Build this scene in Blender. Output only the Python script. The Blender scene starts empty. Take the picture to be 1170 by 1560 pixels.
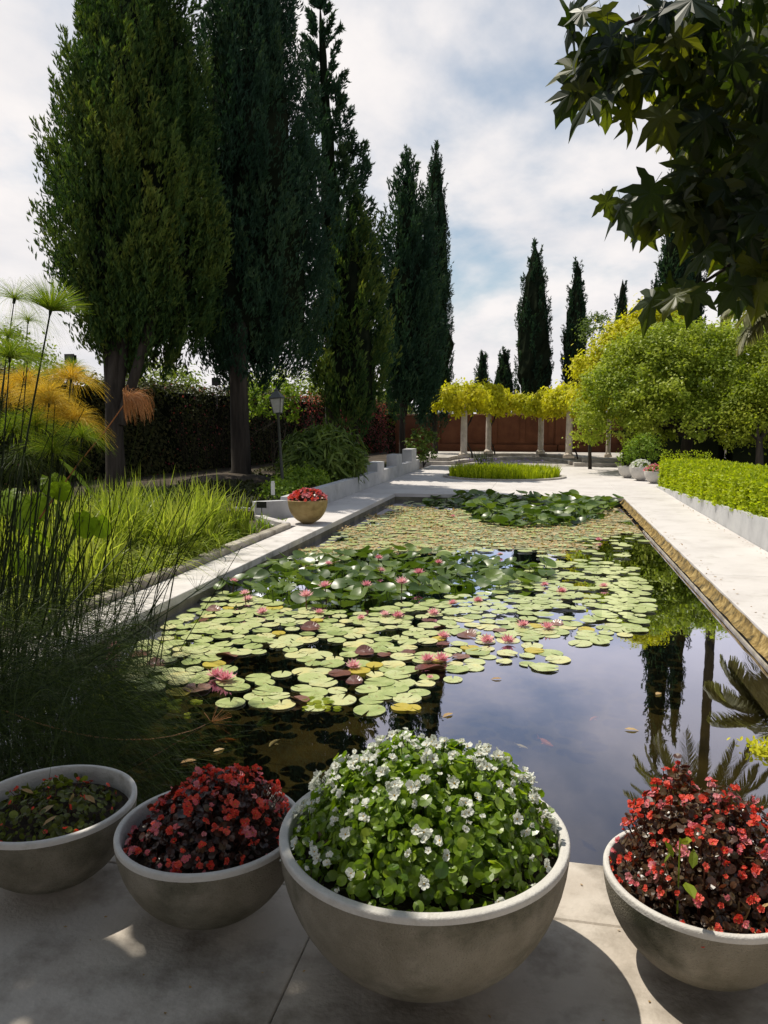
import bpy, math, random
import numpy as np
from mathutils import Matrix, Vector
R = math.radians
rng = np.random.default_rng(7); random.seed(7)
scn = bpy.context.scene
COL = scn.collection

# ------------------------------------------------------------------ camera
F, H = 1172.0, 1.68
PITCH, YAW = R(6.619), R(11.731)
FW = np.array([-math.sin(YAW)*math.cos(PITCH), math.cos(YAW)*math.cos(PITCH), -math.sin(PITCH)])
RT = np.array([math.cos(YAW), math.sin(YAW), 0.0])
UP = np.cross(RT, FW)
EYE = np.array([0, 0, H])
cd = bpy.data.cameras.new('camera'); cam = bpy.data.objects.new('camera', cd); COL.objects.link(cam)
cam.matrix_world = Matrix(((RT[0], UP[0], -FW[0], 0), (RT[1], UP[1], -FW[1], 0), (RT[2], UP[2], -FW[2], H), (0, 0, 0, 1)))
cd.sensor_fit = 'HORIZONTAL'; cd.sensor_width = 36; cd.lens = 36*F/1170
cd.clip_start = .05; cd.clip_end = 3000
scn.camera = cam

# ------------------------------------------------------------------ sun, sky
SUN_EL = R(64)
SUN_H = np.array([-.93, .36]); SUN_H /= np.linalg.norm(SUN_H)
SUN_D = Vector((SUN_H[0]*math.cos(SUN_EL), SUN_H[1]*math.cos(SUN_EL), math.sin(SUN_EL)))
sd = bpy.data.lights.new('sun', 'SUN'); sun = bpy.data.objects.new('sun', sd); COL.objects.link(sun)
sd.energy = 5.0; sd.angle = R(.53); sd.color = (1, .93, .80)
sun.rotation_euler = SUN_D.to_track_quat('Z', 'Y').to_euler()

scn.view_settings.view_transform = 'Standard'; scn.view_settings.look = 'None'
scn.view_settings.gamma = 1; scn.view_settings.exposure = 0.1; scn.view_settings.use_curve_mapping = False

w = bpy.data.worlds.new('World'); scn.world = w; w.use_nodes = True
nt = w.node_tree; N = nt.nodes; L = nt.links; N.clear()
def nn(nt_, t, **k):
    n = nt_.nodes.new(t)
    for a, b in k.items():
        if a.startswith('i_'): n.inputs[a[2:].replace('_', ' ')].default_value = b
        else: setattr(n, a, b)
    return n
def mth(nt_, op, a, b=None, c=None, clamp=False):
    n = nt_.nodes.new('ShaderNodeMath'); n.operation = op; n.use_clamp = clamp
    for i, v in enumerate((a, b, c)):
        if v is None: continue
        if isinstance(v, (int, float)): n.inputs[i].default_value = v
        else: nt_.links.new(v, n.inputs[i])
    return n.outputs[0]
def ramp(nt_, fac, stops, interp='LINEAR'):
    n = nt_.nodes.new('ShaderNodeValToRGB'); n.color_ramp.interpolation = interp
    el = n.color_ramp.elements
    while len(el) < len(stops): el.new(.5)
    for e, (p, c) in zip(el, stops):
        e.position = p; e.color = (*c, 1) if len(c) == 3 else c
    nt_.links.new(fac, n.inputs[0]); return n.outputs[0]
out = nn(nt, 'ShaderNodeOutputWorld'); bg = nn(nt, 'ShaderNodeBackground'); bg.inputs[1].default_value = .088
sky = nn(nt, 'ShaderNodeTexSky', sky_type='NISHITA', sun_disc=False)
sky.sun_elevation = SUN_EL; sky.sun_rotation = math.atan2(SUN_H[0], SUN_H[1]); sky.altitude = 100
sky.air_density = 1.0; sky.dust_density = 1.5; sky.ozone_density = 1.2
tc = nn(nt, 'ShaderNodeTexCoord')
sep = nn(nt, 'ShaderNodeSeparateXYZ'); L.new(tc.outputs['Generated'], sep.inputs[0])
zc = mth(nt, 'MAXIMUM', sep.outputs[2], 0.0); den = mth(nt, 'ADD', zc, .22)
cx = mth(nt, 'DIVIDE', sep.outputs[0], den); cy = mth(nt, 'DIVIDE', sep.outputs[1], den)
comb = nn(nt, 'ShaderNodeCombineXYZ'); L.new(cx, comb.inputs[0]); L.new(cy, comb.inputs[1])
mp = nn(nt, 'ShaderNodeMapping'); L.new(comb.outputs[0], mp.inputs[0]); mp.inputs['Location'].default_value = (3.1, 1.35, 0)
mp.inputs['Rotation'].default_value = (0, 0, .5); mp.inputs['Scale'].default_value = (1, .72, 1)
n1 = nn(nt, 'ShaderNodeTexNoise'); L.new(mp.outputs[0], n1.inputs['Vector'])
n1.inputs['Scale'].default_value = 1.25; n1.inputs['Detail'].default_value = 7; n1.inputs['Roughness'].default_value = .52; n1.inputs['Distortion'].default_value = .25
n2 = nn(nt, 'ShaderNodeTexNoise'); L.new(mp.outputs[0], n2.inputs['Vector'])
n2.inputs['Scale'].default_value = 3.2; n2.inputs['Detail'].default_value = 6; n2.inputs['Roughness'].default_value = .55
cov = mth(nt, 'ADD', n1.outputs[0], mth(nt, 'MULTIPLY', mth(nt, 'SUBTRACT', n2.outputs[0], .5), .28))
# low sky is fuller of cloud than the zenith
cov = mth(nt, 'ADD', cov, mth(nt, 'MULTIPLY', mth(nt, 'SUBTRACT', .45, zc), .50))
cf = nn(nt, 'ShaderNodeMapRange', interpolation_type='SMOOTHSTEP'); L.new(cov, cf.inputs[0])
cf.inputs[1].default_value = .37; cf.inputs[2].default_value = .60; cf.inputs[3].default_value = .16; cf.inputs[4].default_value = 1
ccol = ramp(nt, n2.outputs[0], [(.3, (8.3, 8.25, 8.6)), (.66, (10.3, 9.85, 9.7))])
skyg = nn(nt, 'ShaderNodeMixRGB', blend_type='MULTIPLY'); skyg.inputs[0].default_value = 1
L.new(sky.outputs[0], skyg.inputs[1]); skyg.inputs[2].default_value = (1.12, 1.28, 1.22, 1)
mx = nn(nt, 'ShaderNodeMixRGB'); L.new(cf.outputs[0], mx.inputs[0]); L.new(skyg.outputs[0], mx.inputs[1]); L.new(ccol, mx.inputs[2])
L.new(mx.outputs[0], bg.inputs[0]); L.new(bg.outputs[0], out.inputs[0])

# ------------------------------------------------------------------ picture to place
def ray(x, y): return FW*F + RT*(x-585) + UP*(780-y)
def gr(x, y, z=0.0):
    d = ray(x, y); return EYE + d*((z-H)/d[2])
def at(x, y, Y):
    d = ray(x, y); return EYE + d*(Y/d[1])

# ------------------------------------------------------------------ mesh helpers
def unit(v): return v/np.maximum(np.linalg.norm(v, axis=-1, keepdims=True), 1e-9)
def frame(d, n):
    """rotation matrices: local y = d, local z close to n"""
    y = unit(d); x = unit(np.cross(y, n)); z = np.cross(x, y)
    return np.stack([x, y, z], -1)
class MB:
    def __init__(s): s.V = []; s.Fs = []; s.T = []; s.n = 0
    def add(s, V, faces, tint=.5, mat=0):
        V = np.asarray(V, float).reshape(-1, 3)
        if isinstance(faces, list) and len(faces) and np.ndim(faces[0]) == 1: faces = [faces]
        for f in (faces if isinstance(faces, list) else [faces]):
            f = np.asarray(f, int)
            if f.size: s.Fs.append((f+s.n, mat))
        s.V.append(V); s.T.append(np.broadcast_to(np.asarray(tint, float), (len(V),)).copy()); s.n += len(V)
    def scatter(s, tmpl, pos, rot, scale, tint=.5, mat=0):
        tv, tf = tmpl; n = len(pos); m = len(tv)
        sc = np.asarray(scale, float)
        if sc.ndim == 1: sc = sc[:, None]
        loc = tv[None]*sc[:, None, :] if sc.shape[-1] == 3 else tv[None]*sc[:, None]
        V = np.einsum('nij,nmj->nmi', rot, loc) + pos[:, None, :]
        off = (np.arange(n)*m)[:, None, None]
        fs = [(np.asarray(f, int)[None]+off).reshape(-1, np.asarray(f).shape[1]) for f in tf]
        t = np.repeat(np.broadcast_to(np.asarray(tint, float), (n,)), m)
        s.add(V.reshape(-1, 3), fs, t, mat)
    def ribbons(s, P, W, side, tint=.5, mat=0):
        n, k, _ = P.shape
        A = P - side[:, None, :]*W[..., None]; B = P + side[:, None, :]*W[..., None]
        V = np.stack([A, B], 2).reshape(-1, 3)
        i = np.arange(k-1)*2; q = np.stack([i, i+1, i+3, i+2], 1)
        f = (q[None]+(np.arange(n)*2*k)[:, None, None]).reshape(-1, 4)
        s.add(V, f, np.repeat(np.broadcast_to(np.asarray(tint, float), (n,)), 2*k), mat)
    def tube(s, P, r, sides=7, tint=.5, mat=0, cap=False):
        P = np.asarray(P, float); k = len(P); r = np.broadcast_to(np.asarray(r, float), (k,))
        t = unit(np.gradient(P, axis=0)); ref = np.array([.31, .17, .93]) if abs(t[0][2]) < .9 else np.array([.9, .3, .1])
        x = unit(np.cross(t, ref)); y = np.cross(t, x)
        a = np.arange(sides)*2*np.pi/sides
        V = P[:, None, :] + r[:, None, None]*(np.cos(a)[None, :, None]*x[:, None, :]+np.sin(a)[None, :, None]*y[:, None, :])
        i = np.arange(k-1)[:, None]*sides; j = np.arange(sides)[None]; j2 = (j+1) % sides
        f = np.stack([i+j, i+j2, i+sides+j2, i+sides+j], -1).reshape(-1, 4)
        s.add(V.reshape(-1, 3), f, tint, mat)
    def lathe(s, prof, seg=48, c=(0, 0, 0), tint=.5, mat=0, wob=0):
        prof = np.asarray(prof, float); k = len(prof); a = np.arange(seg)*2*np.pi/seg
        rr = prof[:, 0][:, None]*(1+wob*np.sin(3*a+1)[None])
        V = np.stack([rr*np.cos(a), rr*np.sin(a), np.repeat(prof[:, 1][:, None], seg, 1)], -1)+np.asarray(c)
        i = np.arange(k-1)[:, None]*seg; j = np.arange(seg)[None]; j2 = (j+1) % seg
        f = np.stack([i+j, i+j2, i+seg+j2, i+seg+j], -1).reshape(-1, 4)
        s.add(V.reshape(-1, 3), f, tint, mat)
    def box(s, x0, x1, y0, y1, z0, z1, tint=.5, mat=0):
        V = [(x, y, z) for z in (z0, z1) for y in (y0, y1) for x in (x0, x1)]
        s.add(V, [[0, 2, 3, 1], [4, 5, 7, 6], [0, 1, 5, 4], [2, 6, 7, 3], [0, 4, 6, 2], [1, 3, 7, 5]], tint, mat)
    def mesh(s, name, mats, smooth=False):
        me = bpy.data.meshes.new(name)
        V = np.concatenate(s.V); me.vertices.add(len(V)); me.vertices.foreach_set('co', V.ravel())
        li = np.concatenate([f.ravel() for f, _ in s.Fs]); cnt = np.concatenate([np.full(len(f), f.shape[1]) for f, _ in s.Fs])
        mi = np.concatenate([np.full(len(f), m) for f, m in s.Fs])
        me.loops.add(len(li)); me.loops.foreach_set('vertex_index', li.astype(np.int32))
        me.polygons.add(len(cnt)); me.polygons.foreach_set('loop_start', np.concatenate([[0], np.cumsum(cnt)[:-1]]).astype(np.int32))
        me.polygons.foreach_set('material_index', mi.astype(np.int32))
        me.polygons.foreach_set('use_smooth', np.full(len(cnt), smooth))
        a = me.attributes.new('tint', 'FLOAT', 'POINT'); a.data.foreach_set('value', np.concatenate(s.T))
        me.update(calc_edges=True)
        for m in (mats if isinstance(mats, (list, tuple)) else [mats]): me.materials.append(m)
        return me
def link(name, me, parent=None, loc=None, rot=None, scale=None):
    o = bpy.data.objects.new(name, me); COL.objects.link(o)
    if parent is not None: o.parent = parent
    if loc is not None: o.location = [float(q) for q in loc]
    if rot is not None: o.rotation_euler = rot
    if scale is not None: o.scale = scale if hasattr(scale, '__len__') else (scale,)*3
    return o
def obj(name, mb, mats, parent=None, smooth=False, **k): return link(name, mb.mesh(name, mats, smooth), parent, **k)
def tag(o, label=None, cat=None, group=None, kind=None):
    for a, b in (('label', label), ('category', cat), ('group', group), ('kind', kind)):
        if b: o[a] = b
    return o
def empty(name, loc=(0, 0, 0), rz=0):
    o = bpy.data.objects.new(name, None); COL.objects.link(o); o.location = [float(q) for q in loc]; o.rotation_euler = (0, 0, rz); o.empty_display_size = .1
    return o
def U(a, b, n=None): return rng.uniform(a, b, n)
def rdir(n): return unit(rng.normal(size=(n, 3)))
def placed(o, pos, rotm, sc):
    m = Matrix([[float(rotm[i][j]*sc) for j in range(3)]+[float(pos[i])] for i in range(3)]+[[0, 0, 0, 1]])
    o.matrix_basis = m

# ------------------------------------------------------------------ materials
def newmat(name):
    m = bpy.data.materials.new(name); m.use_nodes = True; t = m.node_tree; t.nodes.clear()
    o = t.nodes.new('ShaderNodeOutputMaterial'); return m, t, o
def leafmat(name, cols, transl=.35, rough=.5, tcol=None, spec=.16, objrand=False, backc=None, lump=0, tboost=1.6):
    """cols: colours over the 'tint' attribute"""
    m, t, o = newmat(name)
    a = nn(t, 'ShaderNodeAttribute', attribute_name='tint'); fac = a.outputs['Fac']
    if objrand:
        oi = nn(t, 'ShaderNodeObjectInfo'); fac = mth(t, 'ADD', mth(t, 'MULTIPLY', fac, .3), mth(t, 'MULTIPLY', oi.outputs['Random'], .7))
    if lump:
        g = nn(t, 'ShaderNodeNewGeometry'); ns = nn(t, 'ShaderNodeTexNoise'); t.links.new(g.outputs['Position'], ns.inputs['Vector']); ns.inputs['Scale'].default_value = lump
        fac = mth(t, 'ADD', mth(t, 'MULTIPLY', fac, .6), mth(t, 'MULTIPLY', mth(t, 'SUBTRACT', ns.outputs[0], .3), 1.0), clamp=True)
    c = ramp(t, fac, [(i/(len(cols)-1), q) for i, q in enumerate(cols)])
    if backc:
        g2 = nn(t, 'ShaderNodeNewGeometry'); mb_ = nn(t, 'ShaderNodeMixRGB'); t.links.new(g2.outputs['Backfacing'], mb_.inputs[0]); t.links.new(c, mb_.inputs[1]); mb_.inputs[2].default_value = (*backc, 1); c0 = mb_.outputs[0]
    else: c0 = c
    p = nn(t, 'ShaderNodeBsdfPrincipled'); t.links.new(c0, p.inputs['Base Color']); p.inputs['Roughness'].default_value = rough
    p.inputs['Specular IOR Level'].default_value = spec
    tr = nn(t, 'ShaderNodeBsdfTranslucent')
    mm = nn(t, 'ShaderNodeMixRGB', blend_type='MULTIPLY'); mm.inputs[0].default_value = 1
    t.links.new(c, mm.inputs[1]); mm.inputs[2].default_value = (*(tcol or (tboost, tboost*1.05, tboost*.35)), 1); t.links.new(mm.outputs[0], tr.inputs[0])
    ms = nn(t, 'ShaderNodeMixShader'); ms.inputs[0].default_value = transl
    t.links.new(p.outputs[0], ms.inputs[1]); t.links.new(tr.outputs[0], ms.inputs[2]); t.links.new(ms.outputs[0], o.inputs[0])
    return m
def solid(name, cols, scale=6, rough=.8, bump=.1, detail=6, spec=.3, metal=0, stain_shade=None, objrand=0, bscale=None, speck=None, aniso=None):
    m, t, o = newmat(name)
    tc_ = nn(t, 'ShaderNodeNewGeometry')
    if aniso:
        gg = tc_; tc_ = nn(t, 'ShaderNodeMapping'); t.links.new(gg.outputs['Position'], tc_.inputs[0]); tc_.inputs['Scale'].default_value = (1, 1, aniso)
        tc_ = type('T', (), {'outputs': {'Position': tc_.outputs[0]}})()
    ns = nn(t, 'ShaderNodeTexNoise'); t.links.new(tc_.outputs['Position'], ns.inputs['Vector']); ns.inputs['Scale'].default_value = scale; ns.inputs['Detail'].default_value = detail; ns.inputs['Roughness'].default_value = .62
    fac = ns.outputs[0]
    if objrand:
        oi = nn(t, 'ShaderNodeObjectInfo'); fac = mth(t, 'ADD', fac, mth(t, 'MULTIPLY', mth(t, 'SUBTRACT', oi.outputs['Random'], .5), objrand))
    c = ramp(t, fac, [(.3+.4*i/(len(cols)-1), q) for i, q in enumerate(cols)])
    if stain_shade:
        col, sc, lo, hi = stain_shade
        n2_ = nn(t, 'ShaderNodeTexNoise'); t.links.new(tc_.outputs['Position'], n2_.inputs['Vector']); n2_.inputs['Scale'].default_value = sc; n2_.inputs['Detail'].default_value = 8; n2_.inputs['Roughness'].default_value = .65
        mr = nn(t, 'ShaderNodeMapRange'); t.links.new(n2_.outputs[0], mr.inputs[0]); mr.inputs[1].default_value = lo; mr.inputs[2].default_value = hi
        mx_ = nn(t, 'ShaderNodeMixRGB'); t.links.new(mr.outputs[0], mx_.inputs[0]); t.links.new(c, mx_.inputs[1]); mx_.inputs[2].default_value = (*col, 1); c = mx_.outputs[0]
    if speck:
        vo = nn(t, 'ShaderNodeTexVoronoi'); t.links.new(tc_.outputs['Position'], vo.inputs['Vector']); vo.inputs['Scale'].default_value = speck
        mr = nn(t, 'ShaderNodeMapRange'); t.links.new(vo.outputs['Distance'], mr.inputs[0]); mr.inputs[1].default_value = .12; mr.inputs[2].default_value = .22; mr.inputs[3].default_value = .55; mr.inputs[4].default_value = 1
        mx_ = nn(t, 'ShaderNodeMixRGB', blend_type='MULTIPLY'); mx_.inputs[0].default_value = 1; t.links.new(c, mx_.inputs[1]); t.links.new(mr.outputs[0], mx_.inputs[2]); c = mx_.outputs[0]
    p = nn(t, 'ShaderNodeBsdfPrincipled'); t.links.new(c, p.inputs['Base Color']); p.inputs['Roughness'].default_value = rough
    p.inputs['Specular IOR Level'].default_value = spec; p.inputs['Metallic'].default_value = metal
    if bump:
        nb = nn(t, 'ShaderNodeTexNoise'); t.links.new(tc_.outputs['Position'], nb.inputs['Vector']); nb.inputs['Scale'].default_value = bscale or scale*12; nb.inputs['Detail'].default_value = 4
        b = nn(t, 'ShaderNodeBump'); b.inputs['Strength'].default_value = bump; b.inputs['Distance'].default_value = .01; t.links.new(nb.outputs[0], b.inputs['Height']); t.links.new(b.outputs[0], p.inputs['Normal'])
    t.links.new(p.outputs[0], o.inputs[0]); return m

M = {}
M['deck'] = solid('deck_concrete', [(.35, .30, .25), (.47, .42, .365), (.54, .495, .44)], 1.6, .75, .3, stain_shade=((.15, .125, .095), 2.0, .46, .66), objrand=.06, bscale=60)  # dirt stains, darkened further to paint in the deck's deep shade
M['path'] = solid('path_concrete', [(.43, .40, .385), (.51, .48, .465), (.55, .52, .505)], 1.2, .8, .15, objrand=.08, bscale=50, stain_shade=((.34, .31, .28), 2.3, .55, .8))
M['coping'] = solid('coping_stone', [(.36, .34, .32), (.50, .47, .45), (.58, .55, .53)], 2.2, .8, .3, stain_shade=((.16, .145, .12), 2.6, .53, .72), objrand=.15)
M['curb'] = solid('curb_stone', [(.16, .14, .11), (.30, .27, .22), (.42, .38, .33)], 5, .9, .4, objrand=.3)
M['lowwall'] = solid('rendered_wall', [(.34, .34, .35), (.43, .43, .44), (.49, .49, .49)], 2.0, .85, .2, stain_shade=((.30, .30, .30), 1.7, .56, .75))
M['poolwall'] = solid('pool_wall', [(.05, .05, .035), (.12, .11, .075), (.20, .18, .13)], 3, .8, .4)
M['goldwall'] = solid('algae_ledge', [(.07, .045, .015), (.24, .16, .05), (.42, .31, .13)], 14, .9, .8, stain_shade=((.035, .028, .012), 9, .48, .66))
M['poolfloor'] = solid('pool_floor', [(.020, .015, .006), (.048, .036, .014), (.085, .063, .025)], 1.8, .9, .3)
M['bowl'] = solid('cast_concrete', [(.13, .115, .08), (.20, .178, .135), (.27, .245, .195)], 5, .75, .8, stain_shade=((.055, .055, .032), 4.0, .46, .70), speck=150, bscale=170, objrand=.1)  # stains, and a base lowered to put the shaded fronts into the colour
M['rim'] = solid('pale_rim', [(.46, .44, .41), (.56, .54, .51)], 9, .7, .35, bscale=130, stain_shade=((.30, .28, .24), 9, .57, .75))  # paler tone than the bowl sides
M['goldbowl'] = solid('ochre_bowl', [(.17, .115, .045), (.31, .22, .09), (.40, .30, .14)], 6, .65, .2)
M['soil'] = solid('soil', [(.012, .009, .006), (.035, .025, .017), (.07, .05, .03)], 20, .95, .8)
M['earth'] = solid('earth', [(.022, .017, .011), (.05, .037, .024), (.085, .062, .04)], 2, .95, .5, bscale=20)
M['red'] = solid('rust_wall', [(.085, .030, .013), (.125, .045, .020), (.16, .062, .028)], 1.5, .85, .2)
M['redcap'] = solid('wall_cap', [(.30, .15, .08), (.38, .20, .12)], 3, .85, .2)
M['step'] = solid('step_stone', [(.25, .225, .20), (.38, .35, .32), (.47, .44, .41)], 2.5, .85, .3, objrand=.15)
M['column'] = solid('column_stone', [(.40, .34, .28), (.54, .47, .40), (.60, .53, .46)], 4, .8, .25)
M['bark'] = solid('bark', [(.014, .011, .009), (.033, .027, .021), (.060, .050, .040)], 7, .95, 1.0, bscale=30, aniso=.12)
M['metal'] = solid('green_metal', [(.012, .016, .014), (.028, .034, .03)], 30, .45, .05, spec=.5)
M['black'] = solid('black_plastic', [(.008, .008, .009), (.016, .016, .017)], 30, .4, 0, spec=.5)
M['white'] = solid('white_tag', [(.60, .60, .58), (.72, .72, .70)], 20, .5, 0)
M['timber'] = solid('timber', [(.09, .065, .045), (.17, .13, .09)], 9, .85, .3)
M['lampglass'] = solid('frosted_glass', [(.25, .26, .24), (.36, .36, .34)], 9, .25, 0, spec=.5)
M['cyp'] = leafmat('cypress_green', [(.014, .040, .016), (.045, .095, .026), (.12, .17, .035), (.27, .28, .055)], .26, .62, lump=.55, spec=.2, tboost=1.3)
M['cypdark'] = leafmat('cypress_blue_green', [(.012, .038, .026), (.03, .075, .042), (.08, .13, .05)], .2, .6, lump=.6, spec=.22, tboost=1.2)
M['cypcore'] = solid('cypress_dark_core', [(.008, .013, .008), (.018, .022, .012)], 3, 1, 0, spec=.0)  # near-black tone that paints the shade inside crowns and hedges
M['broad'] = leafmat('broad_leaf', [(.05, .085, .012), (.12, .17, .025), (.22, .27, .05), (.34, .37, .10)], .38, .42, lump=.5, tboost=1.5)
M['broadpale'] = leafmat('bush_tree_leaf', [(.07, .11, .012), (.18, .24, .025), (.32, .37, .05), (.44, .46, .10)], .42, .4, lump=.45, tboost=1.6)  # paler yellow-green leaf of the bushy tree
M['lime'] = leafmat('lime_leaf', [(.10, .15, .02), (.20, .25, .025), (.34, .36, .035)], .45, .5, lump=.8, tboost=1.4)
M['wist'] = leafmat('wisteria_leaf', [(.22, .26, .015), (.50, .48, .025), (.70, .62, .04)], .45, .45, lump=.9, tboost=1.35)
M['hedge'] = leafmat('box_leaf', [(.14, .21, .012), (.34, .40, .015), (.52, .56, .03)], .45, .45, lump=2.5, tboost=1.4)
M['ivy'] = leafmat('ivy_leaf', [(.016, .022, .009), (.045, .052, .018), (.095, .088, .032)], .2, .6, lump=.7, tboost=1.1)
M['bract'] = leafmat('bract_pink', [(.15, .025, .04), (.32, .06, .09), (.45, .13, .14)], .4, .6, lump=1)
M['bush'] = leafmat('bush_leaf', [(.025, .05, .010), (.085, .13, .025), (.21, .27, .07)], .35, .4, lump=1.2)
M['cover'] = leafmat('cover_leaf', [(.06, .11, .012), (.15, .23, .03), (.30, .38, .06)], .45, .5, lump=1.5)
M['iris'] = leafmat('iris_blade', [(.10, .15, .02), (.25, .30, .05), (.48, .49, .15)], .48, .4, lump=1.2, tboost=1.4)
M['reed'] = leafmat('reed', [(.012, .022, .008), (.035, .055, .014), (.08, .11, .025)], .3, .5)
M['stemm'] = leafmat('papyrus_stem', [(.010, .018, .008), (.028, .042, .014), (.06, .075, .022)], .1, .45)
M['papg'] = leafmat('papyrus_green', [(.06, .11, .015), (.15, .22, .025), (.28, .32, .04)], .45, .5)
M['papo'] = leafmat('papyrus_gold', [(.34, .25, .03), (.56, .42, .05), (.70, .56, .12)], .45, .5, tcol=(1.4, 1.15, .5))
M['papb'] = leafmat('papyrus_dry', [(.20, .10, .045), (.38, .20, .09), (.50, .31, .17)], .35, .6, tcol=(1.3, 1, .7))
M['taro'] = leafmat('taro_leaf', [(.09, .16, .015), (.16, .24, .02), (.24, .32, .03)], .55, .35, tboost=1.7)
M['plane'] = leafmat('plane_leaf', [(.010, .022, .011), (.022, .038, .013), (.09, .105, .018)], .48, .42, objrand=True, spec=.4, tcol=(3.0, 2.7, .3))
M['pad'] = leafmat('lily_pad', [(.30, .37, .13), (.40, .47, .18), (.47, .52, .23), (.52, .50, .20)], .08, .3, objrand=True, spec=.6)
def padmat(name, cols, spot, rough=.28):
    m, t, o = newmat(name); tcn = nn(t, 'ShaderNodeTexCoord'); oi = nn(t, 'ShaderNodeObjectInfo'); a = nn(t, 'ShaderNodeAttribute', attribute_name='tint')
    fac = mth(t, 'ADD', mth(t, 'MULTIPLY', oi.outputs['Random'], .75), mth(t, 'MULTIPLY', a.outputs['Fac'], .25)); g = nn(t, 'ShaderNodeNewGeometry')
    n0 = nn(t, 'ShaderNodeTexNoise'); t.links.new(g.outputs['Position'], n0.inputs['Vector']); n0.inputs['Scale'].default_value = 9; n0.inputs['Detail'].default_value = 4
    fac = mth(t, 'ADD', fac, mth(t, 'MULTIPLY', mth(t, 'SUBTRACT', n0.outputs[0], .5), .9), clamp=True)
    c = ramp(t, fac, [(k/(len(cols)-1), q) for k, q in enumerate(cols)])
    sp = nn(t, 'ShaderNodeSeparateXYZ'); t.links.new(tcn.outputs['Object'], sp.inputs[0]); ang = mth(t, 'ARCTAN2', sp.outputs[1], sp.outputs[0])
    v = mth(t, 'ABSOLUTE', mth(t, 'SINE', mth(t, 'MULTIPLY', ang, 8.5))); vn = mth(t, 'LESS_THAN', v, .13); vm = mth(t, 'MULTIPLY', vn, .35)
    mx_ = nn(t, 'ShaderNodeMixRGB'); t.links.new(vm, mx_.inputs[0]); t.links.new(c, mx_.inputs[1]); mx_.inputs[2].default_value = (*[q*1.5 for q in cols[-2]], 1)
    n2_ = nn(t, 'ShaderNodeTexNoise'); t.links.new(g.outputs['Position'], n2_.inputs['Vector']); n2_.inputs['Scale'].default_value = 34; n2_.inputs['Detail'].default_value = 3
    mr = nn(t, 'ShaderNodeMapRange'); t.links.new(n2_.outputs[0], mr.inputs[0]); mr.inputs[1].default_value = .62; mr.inputs[2].default_value = .70
    m2 = nn(t, 'ShaderNodeMixRGB'); t.links.new(mth(t, 'MULTIPLY', mr.outputs[0], .75), m2.inputs[0]); t.links.new(mx_.outputs[0], m2.inputs[1]); m2.inputs[2].default_value = (*spot, 1)
    p = nn(t, 'ShaderNodeBsdfPrincipled'); t.links.new(m2.outputs[0], p.inputs['Base Color']); p.inputs['Roughness'].default_value = rough; p.inputs['Specular IOR Level'].default_value = .6
    b = nn(t, 'ShaderNodeBump'); b.inputs['Strength'].default_value = .25; b.inputs['Distance'].default_value = .004; t.links.new(mth(t, 'ADD', mth(t, 'MULTIPLY', v, -.5), n0.outputs[0]), b.inputs['Height']); t.links.new(b.outputs[0], p.inputs['Normal'])
    t.links.new(p.outputs[0], o.inputs[0]); return m
M['pad'] = padmat('lily_pad', [(.20, .26, .08), (.36, .41, .17), (.46, .48, .25), (.56, .50, .22)], (.20, .13, .05))
M['padred'] = padmat('lily_pad_maroon', [(.09, .028, .022), (.15, .065, .045), (.24, .14, .11)], (.05, .03, .02))
M['padyel'] = leafmat('lily_pad_yellow', [(.42, .33, .045), (.50, .42, .08)], .1, .35, objrand=True, spec=.5)
M['lift'] = leafmat('lily_leaf', [(.025, .055, .010), (.065, .11, .016), (.17, .23, .05)], .26, .36, objrand=True, spec=.55, lump=0)
M['mat_'] = solid('algae_mat', [(.03, .03, .012), (.16, .15, .07), (.34, .30, .17), (.42, .40, .27)], 7, .6, .9, bscale=40, stain_shade=((.15, .19, .10), 1.1, .46, .60))
M['petal'] = leafmat('lily_petal', [(.60, .20, .26), (.74, .38, .42), (.84, .60, .60)], .3, .45, objrand=True, tcol=(1.1, .9, .95))
M['stamen'] = leafmat('stamen', [(.55, .34, .04), (.65, .42, .06)], .1, .6)
M['bleaf'] = leafmat('begonia_leaf', [(.05, .12, .012), (.17, .26, .02), (.36, .43, .05)], .45, .32, objrand=True, spec=.6, tboost=1.5)
M['bleafd'] = leafmat('sparse_leaf', [(.035, .035, .010), (.085, .10, .02), (.20, .24, .045)], .4, .4, objrand=True, spec=.4)
M['bleafr'] = leafmat('begonia_bronze_leaf', [(.022, .012, .009), (.060, .024, .015), (.10, .07, .03)], .3, .32, objrand=True, spec=.6, tcol=(2.2, .6, .3))
M['bwhite'] = leafmat('white_petal', [(.70, .72, .66), (.80, .81, .76)], .35, .5, objrand=True, tcol=(1, 1, .95))
M['bred'] = leafmat('red_petal', [(.55, .045, .03), (.68, .09, .06), (.74, .16, .12)], .35, .5, objrand=True, tcol=(1.3, .8, .6))
M['bpink'] = leafmat('pink_petal', [(.60, .10, .13), (.68, .22, .25), (.74, .36, .38)], .35, .5, objrand=True, tcol=(1.1, .8, .8))
M['stemred'] = solid('red_stem', [(.09, .03, .02), (.16, .06, .03)], 20, .6, 0)
M['stemgreen'] = solid('green_stem', [(.06, .10, .02), (.10, .15, .03)], 20, .6, 0)
M['palm'] = leafmat('palm_frond', [(.10, .10, .05), (.19, .19, .10), (.30, .29, .18)], .3, .4)
M['koi'] = solid('koi_orange', [(.45, .10, .02), (.6, .2, .05)], 20, .4, 0)
M['koiw'] = solid('koi_pale', [(.55, .45, .38), (.7, .62, .55)], 20, .4, 0)
M['dry'] = leafmat('dry_leaf', [(.24, .14, .06), (.38, .25, .12), (.50, .38, .22)], .15, .7, objrand=True)
M['hill'] = solid('hill_scrub', [(.07, .08, .07), (.12, .125, .11)], .05, 1, 0)

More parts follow.
